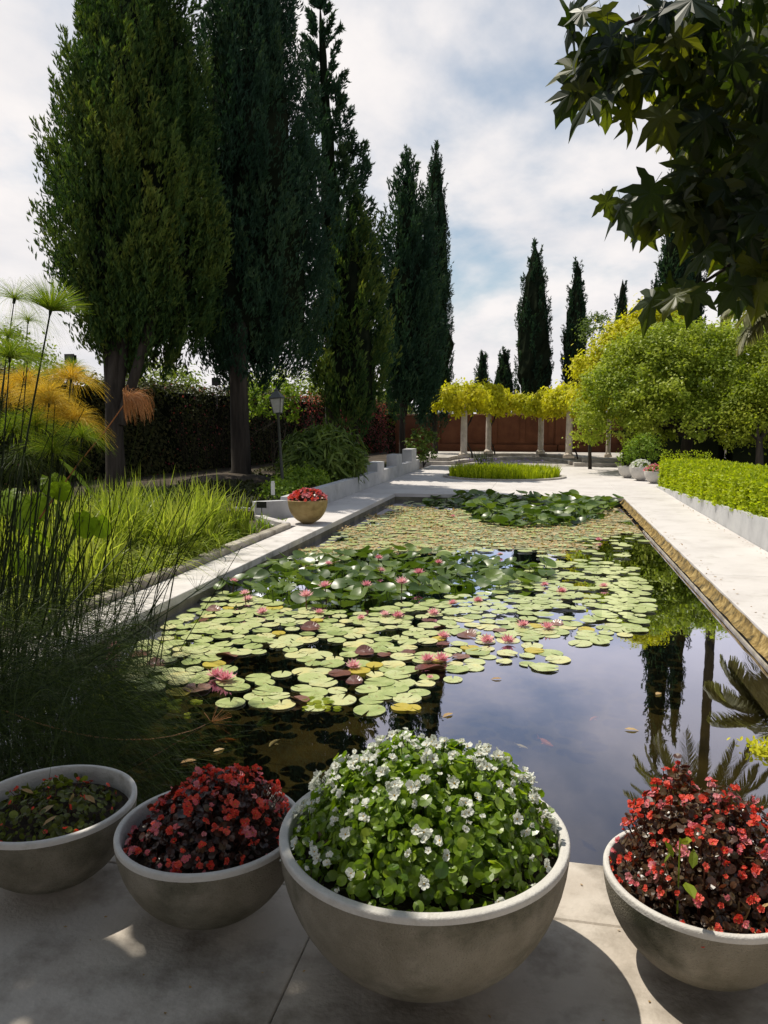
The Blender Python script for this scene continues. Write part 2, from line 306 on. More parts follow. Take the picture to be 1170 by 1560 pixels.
# water
m, t, o = newmat('pond_water'); M['water'] = m
g = nn(t, 'ShaderNodeNewGeometry')
nz = nn(t, 'ShaderNodeTexNoise'); t.links.new(g.outputs['Position'], nz.inputs['Vector']); nz.inputs['Scale'].default_value = 1.7; nz.inputs['Detail'].default_value = 2
bp = nn(t, 'ShaderNodeBump'); bp.inputs['Strength'].default_value = .06; bp.inputs['Distance'].default_value = .02; t.links.new(nz.outputs[0], bp.inputs['Height'])
fr = nn(t, 'ShaderNodeFresnel'); fr.inputs[0].default_value = 1.34; t.links.new(bp.outputs[0], fr.inputs[1])
gl = nn(t, 'ShaderNodeBsdfGlossy'); gl.inputs['Roughness'].default_value = .012; gl.inputs[0].default_value = (.80, .82, 1, 1); t.links.new(bp.outputs[0], gl.inputs['Normal'])
tp = nn(t, 'ShaderNodeBsdfTransparent'); tp.inputs[0].default_value = (.62, .60, .42, 1)
ms = nn(t, 'ShaderNodeMixShader'); t.links.new(mth(t, 'MULTIPLY', fr.outputs[0], 3.6, clamp=True), ms.inputs[0]); t.links.new(tp.outputs[0], ms.inputs[1]); t.links.new(gl.outputs[0], ms.inputs[2])
t.links.new(ms.outputs[0], o.inputs[0])

# ------------------------------------------------------------------ setting
WZ = -.17
X0, X1, Y0, Y1 = -3.48, 1.78, 2.88, 18.08
def sheet(name, rects, z, mat):
    mb = MB()
    for (a, b, c, d) in rects: mb.add([(a, c, z), (b, c, z), (b, d, z), (a, d, z)], [[0, 1, 2, 3]])
    return tag(obj(name, mb, mat), kind='structure')
sheet('ground', [(-900, X0-.12, -900, 1500), (X1+.12, 900, -900, 1500), (X0-.12, X1+.12, -900, Y0-.12), (X0-.12, X1+.12, Y1+.12, 1500)], -.10, M['earth'])
# pool basin: floor and four walls
mb = MB(); mb.box(X0-.3, X1+.3, Y0-.3, Y1+.3, -.95, -.80); tag(obj('pool_floor', mb, M['poolfloor']), kind='structure')
mb = MB()
mb.box(X0-.3, X0, Y0, Y1, -.80, -.085); mb.box(X0-.3, X1+.3, Y0-.3, Y0, -.80, -.085); mb.box(X0-.3, X1+.3, Y1, Y1+.3, -.80, -.085)
mb.box(X1, X1+.3, Y0, Y1, -.80, -.085)
tag(obj('pool_wall', mb, M['poolwall']), kind='structure')
# sloping algae covered ledge along the right side, pale lip at the waterline
mb = MB(); ys = np.linspace(Y0+.003, Y1-.003, 90)
pr_ = [(X1-.002, -.022), (X1-.02, -.075), (X1-.055, -.115), (X1-.075, -.125)]
V = np.array([[(x-abs(.006*math.sin(y*5+k)), y, z+.006*math.sin(y*9+k)) for k, (x, z) in enumerate(pr_)] for y in ys]).reshape(-1, 3)
f = [[i*4+j, i*4+j+1, i*4+5+j, i*4+4+j] for i in range(89) for j in range(3)]
mb.add(V, f); tag(obj('pool_ledge', mb, M['goldwall'], smooth=True), kind='structure')
mb = MB(); mb.box(X1-.092, X1-.076, Y0+.003, 13.7, -.5, -.150); tag(obj('pool_lip', mb, M['curb']), kind='structure')
mb = MB(); mb.add([(X0+.001, Y0+.001, WZ), (X1-.001, Y0+.001, WZ), (X1-.001, Y1-.001, WZ), (X0+.001, Y1-.001, WZ)], [[0, 1, 2, 3]])
tag(obj('water', mb, M['water']), kind='structure')

def slabs(name, xs, ys, mat, z=0.0, th=.085, gap=.0012, jit=.001):
    base = MB(); base.box(xs[0]+.004, xs[-1]-.004, ys[0]+.004, ys[-1]-.004, z-th-.012, z-.012)
    root = tag(obj(name, base, M['soil']), kind='structure')
    for i in range(len(xs)-1):
        for j in range(len(ys)-1):
            a, b, c, d = xs[i]+gap, xs[i+1]-gap, ys[j]+gap, ys[j+1]-gap; h = z+rng.uniform(-jit, 0); v = .005
            mb = MB(); V = []
            for (q, zz) in ((0, h-th+.002), (0, h-v), (v, h)):
                V += [(a+q, c+q, zz), (b-q, c+q, zz), (b-q, d-q, zz), (a+q, d-q, zz)]
            f = [[8, 9, 10, 11]]
            for l in (0, 4):
                f += [[l+k, l+(k+1) % 4, l+4+(k+1) % 4, l+4+k] for k in range(4)]
            mb.add(V, f); obj('slab', mb, mat, root)
    return root
slabs('front_deck', [-6.2, -4.1, -2.3, -.72, 1.3, 2.90], [-3.2, -1.4, .35, 1.46, 2.515, Y0], M['deck'])
slabs('left_coping', [-3.95, X0], list(np.linspace(Y0, 12.0, 8)), M['coping'])
slabs('left_path', [-4.42, X0], [12.0, 13.6, 15.1, 16.6, Y1], M['path'])
slabs('right_path', [X1, 2.90], [Y0, 5.9, 9.0, 12.1, 15.2, Y1], M['path'])
slabs('plaza', [-4.42, -1.3, 1.8, 4.9, 8.0], [Y1, 20.2, 23.6, 27.0, 30.45], M['path'], jit=.0005)

# raised beds: soil sheets
def poly_prism(name, pts, z0, z1, mat, kind='structure', parent=None):
    n = len(pts); V = [(x, y, z0) for x, y in pts]+[(x, y, z1) for x, y in pts]
    me = bpy.data.meshes.new(name); me.from_pydata(V, [], [list(range(n))[::-1], list(range(n, 2*n))]+[[i, (i+1) % n, n+(i+1) % n, n+i] for i in range(n)])
    me.materials.append(mat); o = link(name, me, parent)
    if kind: tag(o, kind=kind)
    return o
poly_prism('iris_bed_soil', [(-14, 2.9), (-4.13, 2.9), (-4.13, 11.6), (-4.9, 12.6), (-14, 12.6)], -.3, -.02, M['earth'])
poly_prism('tree_bed_soil', [(-14, 12.65), (-5.0, 12.65), (-4.62, 13.1), (-4.62, 27.5), (-14, 60)], -.3, .14, M['earth'])
poly_prism('hedge_bed_soil', [(3.17, 6), (9, 6), (9, 22), (3.17, 22)], -.3, .0, M['earth'])

# curb stones edging the iris bed
def stone(name, parent, c, L_, W_, h, rz, mat, z0=-.1):
    mb = MB(); v = .012; V = []
    for q, zz in ((0, z0), (0, h-v), (v, h)):
        V += [(-L_/2+q, -W_/2+q, zz), (L_/2-q, -W_/2+q, zz), (L_/2-q, W_/2-q, zz), (-L_/2+q, W_/2-q, zz)]
    f = [[8, 9, 10, 11]]+[[l+k, l+(k+1) % 4, l+4+(k+1) % 4, l+4+k] for l in (0, 4) for k in range(4)]
    mb.add(np.array(V)+rng.normal(0, .003, (12, 3)), f); return obj(name, mb, mat, parent, loc=(c[0], c[1], 0), rot=(0, 0, rz))
curb = tag(empty('garden_curb', (-4.04, 7.5, 0)), 'low stone curb edging the grassy iris bed beside the left coping', 'curb')
curb_off = Vector(curb.location)
y = 3.0
while y < 11.5:
    l = U(.55, .85); s = stone('stone', curb, (0, y+l/2-7.5), .15, l-.012, U(.06, .085), 0, M['curb']); y += l
p0 = np.array([-4.04, 11.75]); p1 = np.array([-4.95, 12.75])
for k in range(3):
    c = p0+(p1-p0)*((k+.5)/3); stone('stone', curb, (c[0]+4.04, c[1]-7.5), .12, .43, .075, math.atan2(*(p0-p1)[::-1])+math.pi/2, M['coping'])

# low rendered wall along the left path with the three raised blocks
lw = tag(empty('low_wall', (-4.52, 20, 0)), 'pale low retaining wall along left path with three raised blocks', 'wall')
mb = MB(); mb.box(-.10, .10, -6.9, 7.6, -.1, .36); obj('wall', mb, M['lowwall'], lw)
V = [(-.10, -6.9, -.1), (.10, -6.9, -.1), (-.42, -7.35, -.1), (-.52, -7.2, -.1)]
mb = MB(); mb.add(V+[(a, b, .30) for a, b, c in V], [[4, 5, 6, 7], [1, 2, 6, 5], [2, 3, 7, 6], [0, 1, 5, 4], [3, 0, 4, 7]]); obj('end_wall', mb, M['lowwall'], lw)
for a, b, h in ((.4, 1.3, .60), (3.2, 4.1, .70), (5.9, 6.9, .78)):
    mb = MB(); mb.box(-.22, .103, a, b, .2, h); obj('block', mb, M['lowwall'], lw)

# right low wall with sloping top
rw = MB(); V = [(x, y, z) for y, zt in ((6.0, .60), (21.2, .03)) for x in (2.905, 3.165) for z in (-.1, zt)]
rw.add(V, [[0, 1, 3, 2], [4, 6, 7, 5], [0, 4, 5, 1], [2, 3, 7, 6], [1, 5, 7, 3]])
tag(obj('hedge_wall', rw, M['lowwall']), 'pale low wall with sloping top below the clipped hedge on the right', 'wall')

# ------------------------------------------------------------------ foliage kit
QUAD = (np.array([(0, 0, 0), (.32, .45, .04), (0, 1, -.05), (-.32, .45, .04)]), [[[0, 1, 2, 3]]])
LEAF = (np.array([(0, 0, 0), (.22, .3, .03), (.22, .65, .02), (0, 1, -.12), (-.22, .65, .02), (-.22, .3, .03), (0, .5, -.03)]), [[[0, 1, 2, 6], [6, 2, 3, 4], [0, 6, 4, 5]]])
SPRAY = (np.concatenate([np.array([(0, 0, 0), (.10, .5, z), (x2, 1, z*2), (-.10, .5, z)])@np.array([[math.cos(a), 0, -math.sin(a)], [0, 1, 0], [math.sin(a), 0, math.cos(a)]]) + np.array([0, dy, 0])
    for a, dy, x2, z in ((0, 0, .05, .02), (1.1, .12, .28, .1), (2.6, .0, -.28, .12))]), [[[i*4, i*4+1, i*4+2, i*4+3] for i in range(3)]])
def leaves(mb, P, nrm, size, tmpl=QUAD, spread=.6, hang=0.0, tint=None, mat=0):
    n = len(P); d = unit(np.cross(nrm, rdir(n))*1.0 + nrm*spread + np.array([0, 0, -hang]) + rng.normal(0, .2, (n, 3)))
    nn_ = unit(nrm + rng.normal(0, .45, (n, 3)) + np.array([0, 0, .35]))
    mb.scatter(tmpl, P, frame(d, nn_), U(.65, 1.3, n)*size, U(0, 1, n) if tint is None else tint, mat)
def limb(mb, a, b, r0, r1, bend=.08, k=7, sides=8):
    a, b = np.asarray(a, float), np.asarray(b, float); t = np.linspace(0, 1, k)[:, None]; L_ = np.linalg.norm(b-a)
    off = rng.normal(0, bend*L_, 3)*[1, 1, .3]
    P = a+(b-a)*t+off*np.sin(t*np.pi); mb.tube(P, r0+(r1-r0)*t[:, 0], sides)

def cypress(label, cx_, cy_, z0, z1, Rr, profile, nplume, nspray, spray, mats=None, trunk=None, loose=0.0, group=None, core=.62, plume=(.27, .95), lean=0, smoothy=False, neat=False):
    zb = .1 if cy_ < 45 else -.1
    root = tag(empty('cypress_tree', (trunk[0] if trunk else cx_, trunk[1] if trunk else cy_, zb)), label, 'tree', group)
    org = np.array(root.location)
    pt, pr2 = zip(*profile)
    rad = lambda t: np.interp(t, pt, pr2)*Rr
    # plumes placed evenly by surface
    tt = U(0, 1, nplume*6); keep = U(0, 1, len(tt)) < np.interp(tt, pt, pr2)+(.2 if loose > .5 else .08); tt = tt[keep][:nplume]
    th = U(0, 2*np.pi, len(tt)); r = rad(tt)
    amp = 1+(.3 if smoothy else 1)*(.10*np.sin(3*th+tt*9)+.07*np.sin(7*th-tt*17))
    out_ = np.stack([np.cos(th), np.sin(th), np.zeros_like(th)], 1)
    rr = r*amp*U(.84 if smoothy else .68, 1.0 if smoothy else (.95 if neat else 1.04), len(tt))*(1+loose*U(-.35, .25, len(tt)))
    ax = np.stack([cx_+lean*tt, np.full_like(tt, cy_), z0+(z1-z0)*tt], 1)
    C_ = ax+out_*rr[:, None]
    pw = plume[0]*U(.6, 1.3, len(tt))*np.clip(.35+r/Rr*.8, .3, 1); ph = plume[1]*U(.6, 1.3, len(tt))*np.clip(.4+r/Rr*.8, .35, 1)
    updir = unit(np.array([0, 0, 1.0])+out_*(.22+loose*.5)*U(.3, 1.6, len(tt))[:, None])
    idx = np.repeat(np.arange(len(tt)), nspray); n = len(idx)
    q = rdir(n); q = q*(U(.55, 1, n)**.5)[:, None]
    face = (q*out_[idx]).sum(1); q = q*np.where(face < -.35, -1, 1)[:, None]     # outer half only
    base = C_[idx]+q[:, :1]*np.cross(updir[idx], out_[idx])*pw[idx][:, None]+ out_[idx]*((q[:, 1:2])*pw[idx][:, None]) + updir[idx]*((q[:, 2:3])*ph[idx][:, None])
    # narrow towards plume tip
    base -= (base-(C_[idx]+updir[idx]*(q[:, 2:3])*ph[idx][:, None]))*np.clip(q[:, 2:3], 0, 1)*.6
    d = unit(updir[idx]*1.0+out_[idx]*.5*U(-.2, 1, n)[:, None]+rng.normal(0, .33, (n, 3)))
    nr = unit(out_[idx]+rng.normal(0, .5, (n, 3)))
    tint = np.clip(U(0, .55, n)+U(-.25, .35, len(tt))[idx]+.25*np.clip(q[:, 2], 0, 1), 0, 1)  # lighter toward plume tips, painting sunlit tops into the tint
    mb = MB(); mb.scatter(SPRAY, base-org, frame(d, nr), U(.7, 1.4, n)*spray, tint)
    obj('crown', mb, mats or M['cyp'], root)
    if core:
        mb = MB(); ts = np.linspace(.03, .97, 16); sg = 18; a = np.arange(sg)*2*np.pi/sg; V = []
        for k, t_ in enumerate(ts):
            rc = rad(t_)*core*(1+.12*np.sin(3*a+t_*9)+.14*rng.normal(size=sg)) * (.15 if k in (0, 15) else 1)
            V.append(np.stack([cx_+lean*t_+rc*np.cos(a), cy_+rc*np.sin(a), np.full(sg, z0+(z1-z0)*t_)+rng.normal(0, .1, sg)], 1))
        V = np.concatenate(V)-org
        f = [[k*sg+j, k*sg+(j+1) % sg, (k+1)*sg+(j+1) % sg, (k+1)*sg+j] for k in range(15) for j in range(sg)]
        mb.add(V, f); obj('dark_core', mb, M['cypcore'], root)  # opaque near-black hull, the crown's inner shade put into its colour
    if trunk:
        mb = MB(); tx, ty, r0, stems = trunk[:4]
        zf = z0 + .0 if len(stems) > 1 else z0+1.2
        zf = trunk[4] if len(trunk) > 4 else zf
        P = np.array([(tx, ty, -.15), (tx, ty, .1), (tx+.03, ty, .5), ((tx*.9+cx_*.1), ty, (zf+.5)/2), (tx*.8+cx_*.2, ty, zf)])
        mb.tube(P-org, [r0*1.6, r0*1.3, r0*1.05, r0*.95, r0*.9], 12)
        obj('trunk', mb, M['bark'], root, smooth=True)
        for (sx, sr) in stems:
            mb = MB(); e = np.array([cx_+sx*1.6, cy_+U(-.4, .4), z0+(z1-z0)*.35])
            limb(mb, P[-1]-org+[sx*.18, 0, -.35], e-org, sr, sr*.5, .02); obj('limb', mb, M['bark'], root, smooth=True)
    return root

PROF_A = [(0, .12), (.03, .40), (.09, .72), (.17, .93), (.30, 1), (.48, .93), (.62, .76), (.75, .55), (.87, .34), (.95, .18), (1, .03)]
PROF_N = [(0, .5), (.06, .85), (.2, 1), (.4, .95), (.6, .78), (.8, .5), (.93, .22), (1, .02)]
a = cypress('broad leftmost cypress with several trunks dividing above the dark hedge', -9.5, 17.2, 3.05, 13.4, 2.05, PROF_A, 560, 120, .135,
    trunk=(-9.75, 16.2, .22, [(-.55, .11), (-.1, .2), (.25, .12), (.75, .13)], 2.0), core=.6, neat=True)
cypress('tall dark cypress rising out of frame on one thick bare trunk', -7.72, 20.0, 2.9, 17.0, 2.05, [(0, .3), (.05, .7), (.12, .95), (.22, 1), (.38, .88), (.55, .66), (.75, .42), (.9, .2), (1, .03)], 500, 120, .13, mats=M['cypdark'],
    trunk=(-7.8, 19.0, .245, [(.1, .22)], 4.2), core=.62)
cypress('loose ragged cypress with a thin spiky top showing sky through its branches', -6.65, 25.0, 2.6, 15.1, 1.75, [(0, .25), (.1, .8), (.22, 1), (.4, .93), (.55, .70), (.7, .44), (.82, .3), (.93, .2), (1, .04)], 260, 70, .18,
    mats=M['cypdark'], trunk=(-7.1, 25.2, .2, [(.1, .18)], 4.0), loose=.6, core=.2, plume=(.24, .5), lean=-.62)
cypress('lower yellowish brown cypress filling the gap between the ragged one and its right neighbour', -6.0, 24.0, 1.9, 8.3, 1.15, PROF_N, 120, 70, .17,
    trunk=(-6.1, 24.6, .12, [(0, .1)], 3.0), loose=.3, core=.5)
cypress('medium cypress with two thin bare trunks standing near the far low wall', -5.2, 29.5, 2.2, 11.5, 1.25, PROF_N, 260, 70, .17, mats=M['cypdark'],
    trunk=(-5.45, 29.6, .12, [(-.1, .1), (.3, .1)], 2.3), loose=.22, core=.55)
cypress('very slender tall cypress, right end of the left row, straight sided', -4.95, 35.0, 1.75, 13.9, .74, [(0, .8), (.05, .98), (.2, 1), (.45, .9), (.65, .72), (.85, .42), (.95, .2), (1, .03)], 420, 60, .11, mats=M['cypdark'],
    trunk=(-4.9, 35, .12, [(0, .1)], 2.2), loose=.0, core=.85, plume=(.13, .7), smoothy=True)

def far_cyp(label, x, ytip, ybase, wpx, Y, npl=90, mats=None):
    t_ = at(x, ytip, Y); b = at(x, ybase, Y); z0 = max(b[2]-1.0, .3)
    cypress(label, t_[0], Y, z0, t_[2], wpx/2/F*Y*1.03, PROF_N, int(npl*1.2), 42, .16, mats=mats or M['cypdark'], trunk=(t_[0], Y, .15, [(0, .1)], z0+1), loose=.0, core=.88, plume=(.15, .7), smoothy=True)
far_cyp('tall pointed cypress rising behind the middle of the wisteria pergola', 816, 368, 600, 50, 48, 150)
far_cyp('slim pointed cypress behind the right end of the wisteria pergola', 880, 396, 600, 34, 48, 110)
far_cyp('tiny pointed cypress left of centre just above the wisteria', 735, 533, 610, 19, 56, 60)
far_cyp('short broad cypress just above the wisteria beside the tiny one', 768, 534, 610, 30, 52, 70)
far_cyp('thin cypress tip showing above yellow leaves left of the big bushy tree', 949, 422, 600, 26, 56, 60)
far_cyp('smallest cypress tip poking out above the yellow leaves on the right', 976, 450, 600, 14, 64, 40)
far_cyp('cypress half hidden behind the bushy tree, left of the thickest far cypress', 1000, 418, 600, 22, 50, 60)
far_cyp('narrow cypress touching the left side of the thickest far cypress', 1017, 392, 600, 26, 46, 60)
far_cyp('thickest far cypress on the right with its tip behind the hanging leaves', 1038, 188, 600, 38, 36, 170)
far_cyp('tall thin cypress at right mostly hidden behind hanging plane leaves', 1066, 222, 600, 26, 38, 110)

# broadleaf trees
def crown_points(blobs, n):
    vol = np.array([b[3]*b[4]*b[5] for b in blobs])**(2/3); k = rng.choice(len(blobs), n, p=vol/vol.sum())
    B = np.array(blobs, float)[k]; q = rdir(n); rr = U(.35, 1, n)**.4
    q[:, 2] = np.where(q[:, 2] < -.6, -q[:, 2], q[:, 2])
    P = B[:, :3]+q*B[:, 3:6]*rr[:, None]; return P, unit(q+[0, 0, .15])
def clumped(blobs, nclump, per, csize):
    P, nr = crown_points(blobs, nclump); idx = np.repeat(np.arange(nclump), per)
    o_ = rng.normal(0, csize, (len(idx), 3))*U(.4, 1.3, nclump)[idx][:, None]
    return P[idx]+o_, unit(nr[idx]*.8+unit(o_)*.6), idx
def broad_tree(name, label, base, blobs, nclump, per, csize, lsize, mat, trunk_r=.18, nlimb=7, cat='tree', group=None, tmpl=QUAD, hang=.2, extra=None):
    root = tag(empty(name, base), label, cat, group); org = np.array(base)
    P, nr, idx = clumped(blobs, nclump, per, csize)
    mb = MB(); n = len(P); leaves(mb, P-org, nr, lsize, tmpl, .4, hang, np.clip(U(0, 1, nclump)[idx]*.6+U(0, .5, n), 0, 1))
    obj('crown', mb, mat, root)
    if trunk_r:
        top = np.array([org[0], org[1], np.mean([b[2] for b in blobs])*.55]); mb = MB()
        limb(mb, np.zeros(3)-[0, 0, .1], top-org, trunk_r*1.25, trunk_r*.8, .03); obj('trunk', mb, M['bark'], root, smooth=True)
        for k in range(nlimb):
            b = blobs[k % len(blobs)]; e = np.array(b[:3])+rdir(1)[0]*np.array(b[3:6])*.5
            mb = MB(); limb(mb, top-org-[0, 0, .1], e-org, trunk_r*.55, trunk_r*.12, .08); obj('limb', mb, M['bark'], root, smooth=True)
    return root
# bushy tree on the right
c = at(1035, 590, 27)
broad_tree('bushy_tree', 'large round bushy tree with small pale green leaves behind the bowls on the right', (c[0]+.4, 27.2, 0),
    [(c[0]-.2, 27, 2.7, 2.9, 2.4, 1.6), (c[0]-1.9, 26.6, 2.2, 1.5, 1.5, 1.35), (c[0]+1.6, 27, 3.2, 1.9, 2, 1.7), (c[0]-.2, 27.2, 3.9, 2.0, 2, 1.1), (c[0]-1.2, 27, 3.2, 1.6, 1.8, 1.3), (c[0]+2.6, 26.2, 2.4, 1.3, 1.6, 1.2), (c[0]-2.8, 26.8, 1.5, .6, .8, .75), (c[0]+.3, 26, 1.6, 2.4, 1.6, .9), (c[0]+3.4, 26.4, 3.4, 1.6, 1.8, 1.6), (c[0]+2.6, 25.6, 1.5, 1.2, 1.2, .8)],
    1500, 60, .135, .105, M['broadpale'], .2, 9)
c = at(1165, 520, 31)
broad_tree('shade_tree', 'dark tree standing behind the bushy one at the right edge', (c[0]+1.0, 31, 0), [(c[0]+1, 31, 3.6, 3, 2.5, 1.9), (c[0]-.8, 31.5, 2.8, 2, 2, 1.6), (c[0]+3.4, 30, 3, 2.4, 2, 2.4)], 420, 42, .22, .15, M['broad'], .2, 6)
c = at(1165, 640, 24)
broad_tree('sapling', 'young tree with thin dark trunk and sunlit lime leaves behind the hedge at right edge', (c[0], 24.5, 0), [(c[0]-.2, 24.8, 1.7, .8, .8, 1.2), (c[0]+.8, 24.5, 2.9, .9, .9, .8)], 160, 40, .14, .10, M['lime'], .11, 5)
# yellow leaved creeper over the top left of the bushy tree
Pc = [at(x, y, 28.5) for x, y in ((905, 560), (930, 530), (955, 510), (985, 490), (1005, 478), (900, 600), (940, 555), (975, 525))]
broad_tree('creeper', 'yellow green climber sprawling up the left shoulder of the big bushy tree', (Pc[0][0], 29, 0), [(p[0], p[1], p[2], .75, .7, .45) for p in Pc], 330, 36, .16, .13, M['wist'], .06, 6, cat='climbing plant', tmpl=LEAF, hang=.5)
for x, y, Y, s in ((920, 500, 44, 1.1), (905, 505, 42, .7), (355, 700, 0, 0),):
    if Y: 
        p = at(x, y, Y); broad_tree('feathery_tree', 'thin feathery tree top with see-through grey green leaves beside the slim far cypress' if s > 1 else 'smaller see-through feathery sprig just left of the other feathery tree top', (p[0], Y, 0), [(p[0], Y, p[2], s, .8, .8)], 26, 26, .16, .13, M['bush'], .07, 4)

# trees and shrubs beyond the left hedge, sunlit, in patches
bt = [(-22, 27, 4.2, 3.0, 'sunlit garden tree behind the hedge at the far left, behind the papyrus heads'), (-16.2, 30, 3.3, 2.3, 'pale green tree beyond the hedge between the two thickest cypress trunks'),
      (-12.6, 36, 3.5, 2.4, 'light green tree beyond the hedge just behind the street lantern'), (-9.8, 42, 3.2, 2.3, 'yellowish tree beyond the hedge low between the cypress trunks further along'), (-18.6, 24.5, 3.1, 1.7, 'small bright shrub-like tree peeping over the hedge left of the multi-stemmed cypress')]
for x, y, z, r_, lb in bt:
    broad_tree('garden_tree', lb, (x, y, 0), [(x, y, z-.5, r_, r_, r_*.6), (x+.5*r_, y, z-.9, r_*.7, r_*.7, r_*.5), (x-.6*r_, y, z-1, r_*.7, r_, r_*.5)], 170, 34, .26, .17, M['broad'], .15, 5)

# palm on the right, behind the hanging leaves
def palm(label, x, y, h, L_, nf, group=None):
    root = tag(empty('palm_tree', (x, y, 0)), label, 'palm tree')
    mb = MB(); mb.tube([(0, 0, -.1), (.05, 0, h*.3), (.08, 0, h*.7), (0, 0, h)], [.26, .2, .18, .2], 12); obj('trunk', mb, M['bark'], root, smooth=True)
    for k in range(nf):
        az = k*2.399; e0 = R(75-95*(k/nf)); t = np.linspace(0, 1, 14)
        ang = e0-t*R(75); ds = L_/13
        rr = np.concatenate([[0], np.cumsum(np.cos(ang[:-1])*ds)]); zz = np.concatenate([[0], np.cumsum(np.sin(ang[:-1])*ds)])
        P = np.stack([rr*math.cos(az), rr*math.sin(az), h+zz], 1)
        mb = MB(); mb.tube(P, .02*(1-t*.8), 4, .4)
        tt = np.repeat(np.linspace(.12, 1, 60), 2); sd_ = np.tile([-1, 1], 60)
        Pp = np.stack([np.interp(tt, t, P[:, i]) for i in range(3)], 1); side = np.array([-math.sin(az), math.cos(az), 0])
        tan = unit(np.stack([np.interp(tt, t, np.gradient(P[:, i])) for i in range(3)], 1))
        d = unit(side*sd_[:, None]+tan*.7+[0, 0, -.35]+rng.normal(0, .08, (120, 3)))
        ln = .55*np.sin(np.clip(tt, .08, .97)*np.pi)**.5
        W = np.stack([np.full(120, .018), np.full(120, .024), np.full(120, .003)], 1)
        PP = Pp[:, None]+d[:, None]*ln[:, None, None]*np.array([0, .5, 1])[None, :, None]+np.array([0, 0, -.10])*np.array([0, .3, 1])[None, :, None]
        mb.ribbons(PP, W, unit(np.cross(d, [0, 0, 1.0]))*1.0, U(0, 1, 120)); obj('frond', mb, M['palm'], root)
    return root
p = at(1120, 150, 33); palm('tall feather palm behind the hanging plane leaves at upper right', p[0], 33, p[2]-.1, 3.3, 44)
p = at(1170, 455, 17.5); palm('short feather palm with pale fronds at right edge under the hanging leaves', p[0]+.5, 17.5, p[2]-.1, 1.4, 20)

# ------------------------------------------------------------------ left hedge, wall of climbers
def hedge_strip(label, pts, h, dep, per, lsz, mats, name='climber_hedge', seg=None, z0=.05, pinkz=None):
    root = tag(empty(name, (pts[0][0], pts[0][1], 0)), label, 'hedge'); org = np.array(root.location)
    P, nr, tn, mt = [], [], [], []; core = MB()
    for (a, b), (c, d) in zip(pts[:-1], pts[1:]):
        L_ = math.hypot(c-a, d-b); n_ = np.array([(d-b)/L_, -(c-a)/L_, 0]);   # towards the pool side
        n = int(L_*(h+dep)*per); u = U(0, 1, n); f = U(0, 1, n) < h/(h+dep)
        zz = np.where(f, U(z0, h, n), h+.1*rng.normal(size=n)); off = np.where(f, .12*np.sin(u*L_*1.7)+.10*rng.normal(size=n), -U(0, dep, n))
        base = np.stack([a+(c-a)*u, b+(d-b)*u, zz+.07*np.sin(u*L_*2.3)], 1)+n_*off[:, None]
        P.append(base); nr.append(np.where(f[:, None], n_+[0, 0, .1], [0, 0, 1.0]))
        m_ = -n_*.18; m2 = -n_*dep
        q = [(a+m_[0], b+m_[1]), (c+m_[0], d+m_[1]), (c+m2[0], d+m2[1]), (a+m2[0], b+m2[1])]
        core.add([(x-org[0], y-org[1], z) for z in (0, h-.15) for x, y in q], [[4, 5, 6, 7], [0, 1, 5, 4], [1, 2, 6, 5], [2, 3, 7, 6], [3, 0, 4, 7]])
    obj('branches', core, M['cypcore'], root)  # solid near-black core painting the hedge's inner shade, no modelled branches
    P = np.concatenate(P); nr = np.concatenate(nr)
    pk = U(0, 1, len(P)) < (.02 if pinkz is None else pinkz)
    mb = MB(); leaves(mb, P[~pk]-org, nr[~pk], lsz, QUAD, .3, .4); obj('foliage', mb, mats, root)
    if pk.any():
        mb = MB(); leaves(mb, P[pk]-org, nr[pk], lsz*.9, QUAD, .3, .2); tag(obj('bracts', mb, M['bract'], root), kind='stuff')
    return root
hedge_strip('dark tall clipped hedge of climbers running behind the multi-stemmed cypress', [(-16, 9), (-12.6, 15.5), (-11.2, 21.5)], 2.8, 1.2, 330, .11, M['ivy'], pinkz=.012)
hedge_strip('twiggy brownish hedge section behind the street lantern', [(-11.2, 21.55), (-9.9, 29.5)], 2.75, 1.1, 260, .10, M['ivy'], pinkz=.05)
hedge_strip('section of hedge flecked with pink bougainvillea near the rust red wall', [(-9.9, 29.55), (-8.6, 38), (-7.6, 45)], 2.7, 1.0, 200, .12, M['ivy'], pinkz=.42)
hedge_strip('dark evergreen hedge closing the view under and behind the bushy tree', [(10.5, 30.2), (6.5, 30.2), (3.4, 31.6)], 2.3, 1.2, 200, .13, M['ivy'], pinkz=.0)
# bare twigs in the brownish section
mb = MB(); n = 170; b = np.stack([np.interp(U(0, 1, n), [0, 1], [-11.0, -9.6]), U(21.5, 29.5, n), U(.1, .6, n)], 1); b[:, 0] = -11.1+(b[:, 1]-21.5)*.163+.32
k = np.linspace(0, 1, 6); lean_ = rng.normal(0, .7, (n, 3))*[1, 1, .5]; P = b[:, None]+np.array([0, 0, 1.9])*k[None, :, None]*U(.7, 1.2, n)[:, None, None]+lean_[:, None]*(k**2)[None, :, None]
mb.ribbons(P, np.full((n, 6), .005), np.tile([[.98, .2, 0]], (n, 1)), U(.3, 1, n)); tag(obj('dry_twigs', mb, M['bark']), 'tangle of bare dry climbing stems in front of hedge near the lantern', 'climbing plant', kind='stuff')

